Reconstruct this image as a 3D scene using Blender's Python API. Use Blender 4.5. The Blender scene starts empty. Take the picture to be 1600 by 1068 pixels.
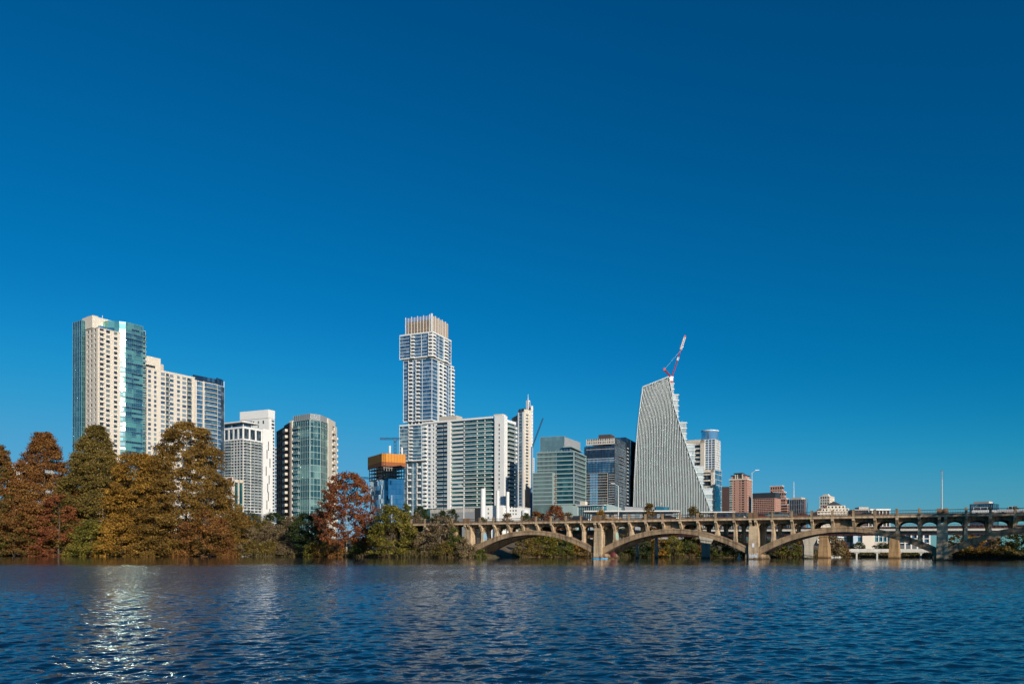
import bpy, math, random
import numpy as np
from mathutils import Vector, Matrix
R = math.radians
scene = bpy.context.scene
COL = scene.collection
# ---------------------------------------------------------------- survey
F, CX, HY, ROLL, EYE = 1244.0, 800.0, 862.1, 0.002, 1.66   # focal length etc. of the 1600 px wide photograph
def X(px, D): return (px - CX) / F * D
def Zp(px, py, D): return EYE + (HY + ROLL * (px - CX) - py) / F * D

# ---------------------------------------------------------------- mesh builder
class MB:
    def __init__(s): s.v = []; s.f = []; s.m = []
    def quad(s, a, b, c, d, m=0):
        n = len(s.v); s.v += [a, b, c, d]; s.f.append((n, n+1, n+2, n+3)); s.m.append(m)
    def hexa(s, p, m=0):      # p: 4 bottom (ccw) + 4 top
        n = len(s.v); s.v += list(p)
        for f in ((3,2,1,0),(4,5,6,7),(0,1,5,4),(1,2,6,5),(2,3,7,6),(3,0,4,7)):
            s.f.append(tuple(n+i for i in f)); s.m.append(m)
    def box(s, x0, x1, y0, y1, z0, z1, m=0):
        s.hexa([(x0,y0,z0),(x1,y0,z0),(x1,y1,z0),(x0,y1,z0),(x0,y0,z1),(x1,y0,z1),(x1,y1,z1),(x0,y1,z1)], m)
    def prism(s, poly, z0, z1, m=0):   # poly ccw in plan; z1 scalar or list
        n = len(s.v); k = len(poly)
        zt = z1 if isinstance(z1, (list, tuple)) else [z1]*k
        s.v += [(p[0], p[1], z0) for p in poly] + [(p[0], p[1], zt[i]) for i, p in enumerate(poly)]
        s.f.append(tuple(n+i for i in reversed(range(k)))); s.m.append(m)
        s.f.append(tuple(n+k+i for i in range(k))); s.m.append(m)
        for i in range(k):
            j = (i+1) % k
            s.f.append((n+i, n+j, n+k+j, n+k+i)); s.m.append(m)
    def extr(s, prof, axis, a0, a1, m=0):
        """closed profile (two coords) extruded along axis 'x' (prof=(y,z)) or 'y' (prof=(x,z))"""
        n = len(s.v); k = len(prof)
        g = (lambda a, p: (a, p[0], p[1])) if axis == 'x' else (lambda a, p: (p[0], a, p[1]))
        s.v += [g(a0, p) for p in prof] + [g(a1, p) for p in prof]
        s.f.append(tuple(n+i for i in range(k))); s.m.append(m)
        s.f.append(tuple(n+k+i for i in reversed(range(k)))); s.m.append(m)
        for i in range(k):
            j = (i+1) % k
            s.f.append((n+j, n+i, n+k+i, n+k+j)); s.m.append(m)
    def tube(s, a, b, r0, r1=None, k=8, m=0):
        r1 = r0 if r1 is None else r1
        a, b = Vector(a), Vector(b); d = (b-a).normalized()
        u = d.cross(Vector((0,0,1)) if abs(d.z) < .9 else Vector((1,0,0))).normalized(); w = d.cross(u)
        n = len(s.v)
        for c, r in ((a, r0), (b, r1)):
            for i in range(k):
                t = 2*math.pi*i/k; s.v.append(tuple(c + u*(r*math.cos(t)) + w*(r*math.sin(t))))
        for i in range(k):
            j = (i+1) % k; s.f.append((n+i, n+k+i, n+k+j, n+j)); s.m.append(m)
        s.f.append(tuple(n+i for i in range(k))); s.m.append(m)
        s.f.append(tuple(n+k+i for i in reversed(range(k)))); s.m.append(m)
    def lathe(s, prof, cx=0, cy=0, k=12, m=0):
        n = len(s.v); q = len(prof)
        for (r, z) in prof:
            for i in range(k):
                t = 2*math.pi*i/k; s.v.append((cx+r*math.cos(t), cy+r*math.sin(t), z))
        for a in range(q-1):
            for i in range(k):
                j = (i+1) % k
                s.f.append((n+a*k+i, n+a*k+j, n+(a+1)*k+j, n+(a+1)*k+i)); s.m.append(m)
        s.f.append(tuple(n+i for i in reversed(range(k)))); s.m.append(m)
        s.f.append(tuple(n+(q-1)*k+i for i in range(k))); s.m.append(m)
    def ball(s, c, r, k=8, sz=1.0, m=0):
        pr = [(max(.02*r, r*math.sin(math.pi*i/6)), c[2]-r*sz*math.cos(math.pi*i/6)) for i in range(7)]
        s.lathe(pr, c[0], c[1], k, m)
    def mesh(s, name, mats):
        me = bpy.data.meshes.new(name); me.from_pydata(s.v, [], s.f)
        for mt in (mats if isinstance(mats, (list, tuple)) else [mats]): me.materials.append(mt)
        if any(s.m): me.polygons.foreach_set('material_index', s.m)
        me.update(); return me
    def build(s, name, mats, parent=None, loc=None, rz=0, smooth=False):
        me = s.mesh(name, mats)
        if smooth: me.polygons.foreach_set('use_smooth', [True]*len(me.polygons))
        return link(name, me, parent, loc, rz)
def link(name, me, parent=None, loc=None, rz=0, scale=None):
    o = bpy.data.objects.new(name, me); COL.objects.link(o)
    if parent: o.parent = parent
    if loc: o.location = loc
    if rz: o.rotation_euler.z = rz
    if scale: o.scale = scale
    return o
def tag(o, label=None, cat=None, group=None, kind=None):
    if label: o['label'] = label
    if cat: o['category'] = cat
    if group: o['group'] = group
    if kind: o['kind'] = kind
    return o
def empty(name, loc, rz=0, label=None, cat=None, group=None):
    o = bpy.data.objects.new(name, None); COL.objects.link(o)
    o.location = loc; o.rotation_euler.z = rz; o.empty_display_size = 1
    return tag(o, label, cat, group)
def kids(o, table={}):
    return [c for c in bpy.data.objects if c.parent == o]
def copy_tree(o, parent=None):
    c = o.copy(); COL.objects.link(c); c.parent = parent
    for ch in kids(o): copy_tree(ch, c)
    return c

# ---------------------------------------------------------------- materials
def newmat(name):
    m = bpy.data.materials.new(name); m.use_nodes = True
    nt = m.node_tree; b = nt.nodes['Principled BSDF']
    return m, nt, b
def mixc(nt, fac, a, b, blend='MIX'):
    n = nt.nodes.new('ShaderNodeMix'); n.data_type = 'RGBA'; n.blend_type = blend
    for sock, val in ((n.inputs[0], fac), (n.inputs[6], a), (n.inputs[7], b)):
        if isinstance(val, bpy.types.NodeSocket): nt.links.new(val, sock)
        elif isinstance(val, tuple): sock.default_value = (*val[:3], 1)
        else: sock.default_value = val
    return n.outputs[2]
def math_(nt, op, a, b=None, c=None):
    n = nt.nodes.new('ShaderNodeMath'); n.operation = op
    for i, v in enumerate((a, b, c)):
        if v is None: continue
        if isinstance(v, bpy.types.NodeSocket): nt.links.new(v, n.inputs[i])
        else: n.inputs[i].default_value = v
    return n.outputs[0]
def noise(nt, scale, detail=4, vec=None, rough=.55, sc=(1,1,1)):
    n = nt.nodes.new('ShaderNodeTexNoise'); n.inputs['Scale'].default_value = scale
    n.inputs['Detail'].default_value = detail; n.inputs['Roughness'].default_value = rough
    if vec is None:
        vec = nt.nodes.new('ShaderNodeTexCoord').outputs['Object']
    if sc != (1,1,1):
        mp = nt.nodes.new('ShaderNodeMapping'); mp.inputs['Scale'].default_value = sc
        nt.links.new(vec, mp.inputs[0]); vec = mp.outputs[0]
    nt.links.new(vec, n.inputs['Vector']); return n.outputs['Fac']
def ramp(nt, fac, stops):
    r = nt.nodes.new('ShaderNodeValToRGB'); e = r.color_ramp.elements
    while len(e) < len(stops): e.new(.5)
    for i, (p, c) in enumerate(stops): e[i].position = p; e[i].color = (*c[:3], 1)
    nt.links.new(fac, r.inputs[0]); return r.outputs[0]
MATS = {}
def paint(name, col, rough=.6, var=.12, scale=.5, streak=0, metal=0, tide=False):
    if name in MATS: return MATS[name]
    m, nt, b = newmat(name)
    lo = tuple(c*(1-var) for c in col); hi = tuple(min(1, c*(1+var)) for c in col)
    c = mixc(nt, noise(nt, scale), lo, hi)
    if streak:
        st = ramp(nt, noise(nt, 1.0, 5, sc=(1.3, 1.3, .12)), [(.46, (1,)*3), (.66, (1-streak,)*3)])
        st2 = ramp(nt, noise(nt, .45, 6, rough=.7), [(.42, (1,)*3), (.7, (1-streak*.7,)*3)])
        c = mixc(nt, 1.0, mixc(nt, 1.0, c, st, 'MULTIPLY'), st2, 'MULTIPLY')
    if tide:      # algae and damp line left by the lake level, plus pour joints
        sp = nt.nodes.new('ShaderNodeSeparateXYZ'); nt.links.new(nt.nodes.new('ShaderNodeTexCoord').outputs['Object'], sp.inputs[0])
        zz = math_(nt, 'ADD', sp.outputs[2], math_(nt, 'MULTIPLY', noise(nt, 1.5, 4), .9))
        c = mixc(nt, 1.0, c, ramp(nt, math_(nt, 'MULTIPLY', zz, .5), [(.32, (.30, .27, .20)), (.60, (1, 1, 1))]), 'MULTIPLY')
        fr = math_(nt, 'FRACT', math_(nt, 'DIVIDE', sp.outputs[2], 1.85))
        c = mixc(nt, 1.0, c, ramp(nt, fr, [(.0, (.6,)*3), (.045, (1,)*3)]), 'MULTIPLY')
    nt.links.new(c, b.inputs['Base Color']); b.inputs['Roughness'].default_value = rough
    b.inputs['Metallic'].default_value = metal
    MATS[name] = m; return m
def glass(name, dark, light, frac=.4, pw=1.5, fh=3.3, rough=.06, metal=.55, spec=.8, tilt=.015, rb=0.0):
    """curtain-wall glazing: every pane its own tint (blinds, rooms) and its own tiny tilt"""
    if name in MATS: return MATS[name]
    m, nt, b = newmat(name)
    tc = nt.nodes.new('ShaderNodeTexCoord'); sp = nt.nodes.new('ShaderNodeSeparateXYZ')
    nt.links.new(tc.outputs['Object'], sp.inputs[0])
    a = math_(nt, 'FLOOR', math_(nt, 'DIVIDE', math_(nt, 'ADD', sp.outputs[0], sp.outputs[1]), pw))
    f_ = math_(nt, 'FLOOR', math_(nt, 'DIVIDE', sp.outputs[2], fh))
    cb = nt.nodes.new('ShaderNodeCombineXYZ'); nt.links.new(a, cb.inputs[0]); nt.links.new(f_, cb.inputs[1])
    wn = nt.nodes.new('ShaderNodeTexWhiteNoise'); nt.links.new(cb.outputs[0], wn.inputs[0])
    # groups of panes per floor share a tone
    a2 = math_(nt, 'FLOOR', math_(nt, 'DIVIDE', math_(nt, 'ADD', sp.outputs[0], sp.outputs[1]), pw*3.7))
    cb2 = nt.nodes.new('ShaderNodeCombineXYZ'); nt.links.new(a2, cb2.inputs[0]); nt.links.new(f_, cb2.inputs[1]); cb2.inputs[2].default_value = 7
    wn2 = nt.nodes.new('ShaderNodeTexWhiteNoise'); nt.links.new(cb2.outputs[0], wn2.inputs[0])
    mixv = math_(nt, 'ADD', math_(nt, 'MULTIPLY', wn.outputs[0], .5), math_(nt, 'MULTIPLY', wn2.outputs[0], .5))
    t = 1-frac
    mid = tuple((d+l)/2 for d, l in zip(dark, light))
    c = ramp(nt, mixv, [(max(0, t-.22), dark), (t, mid), (min(1, t+.18), light)])
    nt.links.new(c, b.inputs['Base Color'])
    b.inputs['Roughness'].default_value = rough; b.inputs['Metallic'].default_value = metal
    b.inputs['IOR'].default_value = 1.6
    g = nt.nodes.new('ShaderNodeNewGeometry')
    v = nt.nodes.new('ShaderNodeVectorMath'); v.operation = 'SUBTRACT'
    nt.links.new(wn.outputs['Color'], v.inputs[0]); v.inputs[1].default_value = (.5,.5,.5)
    v2 = nt.nodes.new('ShaderNodeVectorMath'); v2.operation = 'SCALE'
    nt.links.new(v.outputs[0], v2.inputs[0]); v2.inputs['Scale'].default_value = tilt*2
    v3 = nt.nodes.new('ShaderNodeVectorMath'); v3.operation = 'ADD'
    nt.links.new(g.outputs['Normal'], v3.inputs[0]); nt.links.new(v2.outputs[0], v3.inputs[1])
    v4 = nt.nodes.new('ShaderNodeVectorMath'); v4.operation = 'NORMALIZE'
    nt.links.new(v3.outputs[0], v4.inputs[0]); nt.links.new(v4.outputs[0], b.inputs['Normal'])
    MATS[name] = m; return m
def pane(name, dark, light, frac=.35, metal=.5, rough=.08):
    """single windows: object-random plus island-random tint"""
    if name in MATS: return MATS[name]
    m, nt, b = newmat(name)
    oi = nt.nodes.new('ShaderNodeObjectInfo'); g = nt.nodes.new('ShaderNodeNewGeometry')
    r = math_(nt, 'FRACT', math_(nt, 'ADD', oi.outputs['Random'], g.outputs['Random Per Island']))
    t = 1-frac
    c = ramp(nt, r, [(0, tuple(x*.7 for x in dark)), (max(.01, t-.1), dark), (min(1, t+.1), light)])
    nt.links.new(c, b.inputs['Base Color']); b.inputs['Roughness'].default_value = rough
    b.inputs['Metallic'].default_value = metal; b.inputs['IOR'].default_value = 1.6
    MATS[name] = m; return m
def foliage(name, cols, scale=.12, seed=0):
    """cols: three leaf colours mixed by clump-sized noise, with leaf-to-leaf variation"""
    m, nt, b = newmat(name)
    tc = nt.nodes.new('ShaderNodeTexCoord'); mp = nt.nodes.new('ShaderNodeMapping')
    mp.inputs['Location'].default_value = (seed*17.3, seed*5.1, 0)
    nt.links.new(tc.outputs['Object'], mp.inputs[0])
    nz = noise(nt, scale, 3, mp.outputs[0])
    g = nt.nodes.new('ShaderNodeNewGeometry')
    fac = math_(nt, 'ADD', nz, math_(nt, 'MULTIPLY', math_(nt, 'SUBTRACT', g.outputs['Random Per Island'], .5), .3))
    c = ramp(nt, fac, [(.34, cols[0]), (.5, cols[1]), (.66, cols[2])])
    val = math_(nt, 'ADD', .76, math_(nt, 'MULTIPLY', g.outputs['Random Per Island'], .55))
    hs = nt.nodes.new('ShaderNodeHueSaturation'); nt.links.new(c, hs.inputs['Color']); nt.links.new(val, hs.inputs['Value'])
    nt.links.new(hs.outputs[0], b.inputs['Base Color'])
    b.inputs['Roughness'].default_value = .7
    b.inputs['Specular IOR Level'].default_value = .2
    tr = nt.nodes.new('ShaderNodeBsdfTranslucent'); nt.links.new(hs.outputs[0], tr.inputs['Color'])
    mx = nt.nodes.new('ShaderNodeMixShader'); mx.inputs[0].default_value = .3
    out = nt.nodes['Material Output']
    nt.links.new(b.outputs[0], mx.inputs[1]); nt.links.new(tr.outputs[0], mx.inputs[2]); nt.links.new(mx.outputs[0], out.inputs[0])
    return m
SKY_AIR, SKY_OZ = 1.0, 3.0
SKY_CURVES = (((0, 0), (.12, .0005), (.20, .003), (.28, .016), (.42, .068), (.665, .145), (.85, .20), (1.3, .5), (3, 1.9)),
              ((0, 0), (.13, .063), (.254, .136), (.36, .20), (.50, .295), (.70, .36), (.9, .40), (1.3, .62), (3, 1.9)),
              ((0, 0), (.296, .238), (.503, .425), (.701, .585), (.9, .63), (1.3, .80), (3, 1.8)))
WATER_BUMP = 1.0
# ---------------------------------------------------------------- camera, sun, sky
cam = bpy.data.cameras.new('camera'); co = bpy.data.objects.new('camera', cam); COL.objects.link(co)
cam.sensor_width = 36; cam.lens = 36 * F / 1600; cam.shift_y = (HY - 534) / 1600; cam.clip_end = 20000; cam.clip_start = .1
co.matrix_world = Matrix.Translation((0, 0, EYE)) @ Matrix.Rotation(math.pi/2, 4, 'X') @ Matrix.Rotation(ROLL, 4, 'Z')
scene.camera = co
SUN_AZ, SUN_EL = R(30), R(17)      # azimuth from straight behind the camera towards its right
sd = Vector((math.sin(SUN_AZ)*math.cos(SUN_EL), -math.cos(SUN_AZ)*math.cos(SUN_EL), math.sin(SUN_EL)))
sl = bpy.data.lights.new('sun', 'SUN'); sl.energy = 4.8; sl.angle = R(.53); sl.color = (1.0, .915, .79)
so = bpy.data.objects.new('sun', sl); COL.objects.link(so); so.rotation_euler = (-sd).to_track_quat('-Z', 'Y').to_euler()
w = bpy.data.worlds.new('World'); scene.world = w; w.use_nodes = True
nt = w.node_tree; bg = nt.nodes['Background']
sky = nt.nodes.new('ShaderNodeTexSky'); sky.sky_type = 'NISHITA'; sky.sun_disc = False
sky.sun_elevation = SUN_EL; sky.sun_rotation = math.pi - SUN_AZ
sky.altitude = 0; sky.air_density = SKY_AIR; sky.dust_density = 0.0; sky.ozone_density = SKY_OZ
def vscale(v, k):
    n = nt.nodes.new('ShaderNodeVectorMath'); n.operation = 'SCALE'; nt.links.new(v, n.inputs[0]); n.inputs['Scale'].default_value = k; return n.outputs[0]
cv = nt.nodes.new('ShaderNodeRGBCurve'); cv.mapping.extend = 'HORIZONTAL'; cv.mapping.clip_max_x = 3; cv.mapping.clip_max_y = 3; cv.mapping.update()
for ci, pts in enumerate(SKY_CURVES):          # the polariser: deepens the clear sky channel by channel
    c_ = cv.mapping.curves[ci]
    c_.points[0].location = pts[0]; c_.points[1].location = pts[-1]
    for p in pts[1:-1]: c_.points.new(*p)
cv.mapping.update()
nt.links.new(vscale(sky.outputs[0], .1), cv.inputs['Color']); nt.links.new(vscale(cv.outputs[0], 10), bg.inputs[0])
bg.inputs[1].default_value = .1
scene.view_settings.view_transform = 'Standard'; scene.view_settings.look = 'None'
scene.view_settings.exposure = 0; scene.view_settings.gamma = 1
scene.cycles.max_bounces = 6; scene.cycles.glossy_bounces = 4; scene.cycles.diffuse_bounces = 2; scene.cycles.transmission_bounces = 3
scene.cycles.sample_clamp_indirect = 45; scene.cycles.blur_glossy = .3
scene.render.use_persistent_data = False

# ---------------------------------------------------------------- shore and land
SH = [(-900, 290), (0, 285), (360, 280), (470, 276), (540, 257), (600, 240), (700, 231.5), (745, 231.5), (772, 238), (800, 258), (830, 270), (930, 274), (1050, 272),
      (1110, 274), (1235, 276), (1285, 280), (1305, 285), (1330, 300), (1440, 303), (1470, 262), (1500, 245), (1600, 236), (1800, 215), (2400, 190)]
def shore(px):
    for (a, d0), (b, d1) in zip(SH, SH[1:]):
        if a <= px <= b: return d0 + (d1-d0)*(px-a)/(b-a)
    return SH[0][1] if px < SH[0][0] else SH[-1][1]
def high(px): return 7.0 if px < 1240 else (3.0 if px > 1300 else 7.0-4.0*(px-1240)/60)
def land_z(px, D):
    s = D - shore(px); H = high(px)
    if s < -6: return -1.5
    if s < 0: return -1.5 + 1.5*(s+6)/6
    if s < 3: return s*.3
    if s < 12: return .9 + (s-3)/9*1.2
    if s < 55: return 2.1 + (s-12)/43*(H-2.1)
    return H
rows = [-6, -2, 0, 1, 3, 6, 12, 20, 30, 40, 55, 90, 160, 300, 600, 1500, 4000, 12000]
pxs = list(range(-900, 2401, 15)); lv = []; lf = []
rnd = random.Random(4)
for px in pxs:
    for r in rows:
        D = shore(px) + r
        z = land_z(px, D) + (rnd.uniform(-.25, .25) if 0 <= r <= 55 else 0)
        lv.append((X(px, D), D, z))
nr = len(rows)
for i in range(len(pxs)-1):
    for j in range(nr-1): lf.append((i*nr+j, (i+1)*nr+j, (i+1)*nr+j+1, i*nr+j+1))
me = bpy.data.meshes.new('ground'); me.from_pydata(lv, [], lf)
m, nt, b = newmat('earth')
c = ramp(nt, noise(nt, .15, 6), [(.35, (.045, .05, .018)), (.5, (.11, .08, .04)), (.65, (.16, .11, .065))])
nt.links.new(c, b.inputs['Base Color']); b.inputs['Roughness'].default_value = .95
me.materials.append(m); tag(link('ground', me), kind='structure')

# ---------------------------------------------------------------- water
rs = np.random.RandomState(11)
ths = np.linspace(-math.atan(1.0), math.atan(1.0), 900)
ys = [8.5]
while ys[-1] < 34: ys.append(ys[-1] + .032 + .0026*(ys[-1]-8.5))
while ys[-1] < 120: ys.append(ys[-1] + .10 + .0030*(ys[-1]-34))
while ys[-1] < 330: ys.append(ys[-1] + .55)
ys = np.array(ys); tn = np.linspace(-.71, .71, 1150)
YY, TT = np.meshgrid(ys, tn, indexing='ij'); XX = YY*TT
ZZ = np.zeros_like(XX); gx = np.zeros_like(XX)
NW = 46
for i in range(NW):
    lam = .12 * (7.3 ** (rs.rand()))       # 0.12 .. 0.9 m
    ang = rs.normal(R(-68), R(34))
    k = 2*math.pi/lam
    slope = .029 * (1.0 if lam < .6 else .75)
    amp = slope/k
    step = np.where(YY < 34, .032+.0026*(YY-8.5), .10+.003*(YY-34))
    fade = np.clip((lam/step - 2.2)/1.5, 0, 1)
    ph = k*(XX*math.cos(ang) + YY*math.sin(ang)) + rs.rand()*6.283
    ZZ += fade*amp*(np.sin(ph) + .22*np.sin(2*ph+.6))
# gusts: calm and rough patches
gust = .75 + .35*np.sin(XX*.05+YY*.031+1)*np.sin(YY*.083-XX*.021) + .2*np.sin(XX*.17+2)*np.sin(YY*.21)
calm = np.interp(YY, [0, 28, 40, 80, 112, 400], [1, 1, 1.35, 1.35, .22, .15])   # lee of the far bank
ZZ *= gust*calm*np.clip((.71-np.abs(TT))/.04, 0, 1)*np.clip((YY-8.5)/1.2, 0, 1)*np.clip((330-YY)/30, 0, 1)
ny, nx = XX.shape
vv = np.stack([XX, YY, ZZ], -1).reshape(-1, 3).astype(np.float32)
idx = np.arange(ny*nx).reshape(ny, nx)
q = np.stack([idx[:-1, :-1], idx[:-1, 1:], idx[1:, 1:], idx[1:, :-1]], -1).reshape(-1, 4)
# flat water everywhere else, joined to the edges of the rippled sheet (whose ripples die out there)
ex = []; base = ny*nx; extra_q = []
def addv(p): ex.append(p); return base+len(ex)-1
for col, xe, fl in ((0, -6000, False), (nx-1, 6000, True)):
    pv = [addv((xe, float(y_), 0)) for y_ in ys]
    for j in range(ny-1):
        a_, b_, c_, d_ = idx[j, col], idx[j+1, col], pv[j+1], pv[j]
        extra_q.append((d_, a_, b_, c_) if not fl else (a_, d_, c_, b_))
    if fl: rsd = pv
    else: lsd = pv
for row, ye, fl in ((0, -3000, False), (ny-1, 6000, True)):
    pv = [addv((float(x_), ye, 0)) for x_ in XX[row]]
    for i in range(nx-1):
        a_, b_, c_, d_ = idx[row, i], idx[row, i+1], pv[i+1], pv[i]
        extra_q.append((d_, c_, b_, a_) if not fl else (a_, b_, c_, d_))
    for pvx, sd_, xe in ((pv[0], lsd[0 if not fl else -1], -6000), (pv[-1], rsd[0 if not fl else -1], 6000)):
        corner = addv((xe, ye, 0)); gi = idx[row, 0 if xe < 0 else nx-1]
        qd = (corner, pvx, gi, sd_)
        if (xe > 0) != fl: qd = qd[::-1]
        extra_q.append(qd)
vv = np.concatenate([vv, np.array(ex, np.float32)]); q = np.concatenate([q, np.array(extra_q)])
me = bpy.data.meshes.new('water'); me.vertices.add(len(vv)); me.vertices.foreach_set('co', vv.ravel())
me.loops.add(q.size); me.loops.foreach_set('vertex_index', q.ravel().astype(np.int32))
me.polygons.add(len(q)); me.polygons.foreach_set('loop_start', np.arange(0, q.size, 4, dtype=np.int32))
me.update(calc_edges=True); me.polygons.foreach_set('use_smooth', [True]*len(q))
m, nt, b = newmat('lake_water')
b.inputs['Base Color'].default_value = (.003, .016, .036, 1); b.inputs['Roughness'].default_value = .04
b.inputs['IOR'].default_value = 1.333; b.inputs['Specular IOR Level'].default_value = .5
h1 = noise(nt, 5.5, 3, sc=(.6, 1.3, 1)); h2 = noise(nt, 1.1, 3, sc=(.55, 1.2, 1))
hh = math_(nt, 'ADD', math_(nt, 'MULTIPLY', h1, .021), math_(nt, 'MULTIPLY', h2, .07))
bp = nt.nodes.new('ShaderNodeBump'); bp.inputs['Strength'].default_value = WATER_BUMP; bp.inputs['Distance'].default_value = 1.0
spx = nt.nodes.new('ShaderNodeSeparateXYZ'); nt.links.new(nt.nodes.new('ShaderNodeTexCoord').outputs['Object'], spx.inputs[0])
fc = nt.nodes.new('ShaderNodeFloatCurve'); cvv = fc.mapping.curves[0]; pts_ = [(0, .5), (.07, .5), (.12, 1), (.20, 1), (.28, .16), (1, .10)]
cvv.points[0].location = pts_[0]; cvv.points[1].location = pts_[-1]
for p in pts_[1:-1]: cvv.points.new(*p)
fc.mapping.update(); nt.links.new(math_(nt, 'DIVIDE', spx.outputs[1], 400.0), fc.inputs['Value'])
hh = math_(nt, 'MULTIPLY', hh, math_(nt, 'MULTIPLY', fc.outputs[0], 2.0))
nt.links.new(hh, bp.inputs['Height']); nt.links.new(bp.outputs[0], b.inputs['Normal'])
me.materials.append(m); tag(link('water', me), kind='structure')
# ================================================================ main arch bridge
concrete = paint('weathered_concrete', (.39, .265, .155), .85, .28, .35, streak=.6, tide=True)
concrete2 = paint('bright_concrete', (.62, .455, .285), .8, .2, .5, streak=.55, tide=True)
brownc = paint('brown_rail_concrete', (.22, .13, .07), .85, .2, .5, streak=.3)
asphalt = paint('asphalt', (.05, .05, .052), .9, .15, 1)
railm = paint('rail_metal', (.07, .05, .04), .6, .2, 1)
greyc = paint('grey_concrete', (.42, .38, .31), .8, .15, .5, streak=.35, tide=True)
whitec = paint('pale_concrete', (.48, .46, .41), .8, .1, .5, streak=.2)
maroon = paint('maroon_steel', (.055, .018, .014), .6, .2, .5)
tanstone = paint('tan_stone', (.42, .26, .12), .9, .3, .8, streak=.35, tide=True)
BO = (22.8, 215.0); BE = (.8844, -.4668); BN = (.4668, .8844); BRZ = math.atan2(BE[1], BE[0])
def bw(s, t, z=0): return (BO[0]+BE[0]*s+BN[0]*t, BO[1]+BE[1]*s+BN[1]*t, z)
br = empty('arch_bridge', (BO[0], BO[1], 0), BRZ, 'weathered tan concrete road bridge on open arches crossing the lake, nearest of the bridges', 'bridge')
SP = 41.1
piers = [-SP, 0, SP, 2*SP, 3*SP, 4*SP]
def ribz(u, top=True):
    a = abs(u)**2.0
    return (7.86-(7.86-2.9)*a) if top else (6.6-(6.6-1.1)*a)
RW = [(1.5, 4.1), (10.6, 13.2)]
# pier shafts: one protruding pilaster at each rib, plus low footing
for k, s in enumerate(piers):
    for j, (t0, t1) in enumerate(RW):
        mb = MB()
        mb.hexa([(s-1.25,t0-.7,-2),(s+1.25,t0-.7,-2),(s+1.25,t1+.3,-2),(s-1.25,t1+.3,-2),(s-1.05,t0-.45,8.2),(s+1.05,t0-.45,8.2),(s+1.05,t1,8.2),(s-1.05,t1,8.2)])
        mb.box(s-.95, s-.3, t0-.3, t1, 8.2, 9.55); mb.box(s+.3, s+.95, t0-.3, t1, 8.2, 9.55)
        p = mb.build('pier', concrete2, br)
        mb = MB(); mb.hexa([(s-2.3,t0-.6,-2),(s+2.3,t0-.6,-2),(s+2.3,t1+.3,-2),(s-2.3,t1+.3,-2),(s-1.9,t0-.25,1.3),(s+1.9,t0-.25,1.3),(s+1.9,t1+.2,1.3),(s-1.9,t1+.2,1.3)])
        f = mb.build('footing', concrete, p)
        if j == 0:
            for side in (-1, 1):   # corbels at the pier head
                mb = MB(); a = s+side*.62
                mb.extr([(1.2,9.72),(.1,9.72),(.1,9.15),(.45,8.95),(.95,8.45),(1.2,8.0)], 'x', a-.3, a+.3)
                mb.build('corbel', concrete2, br)
NB = 9
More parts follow.
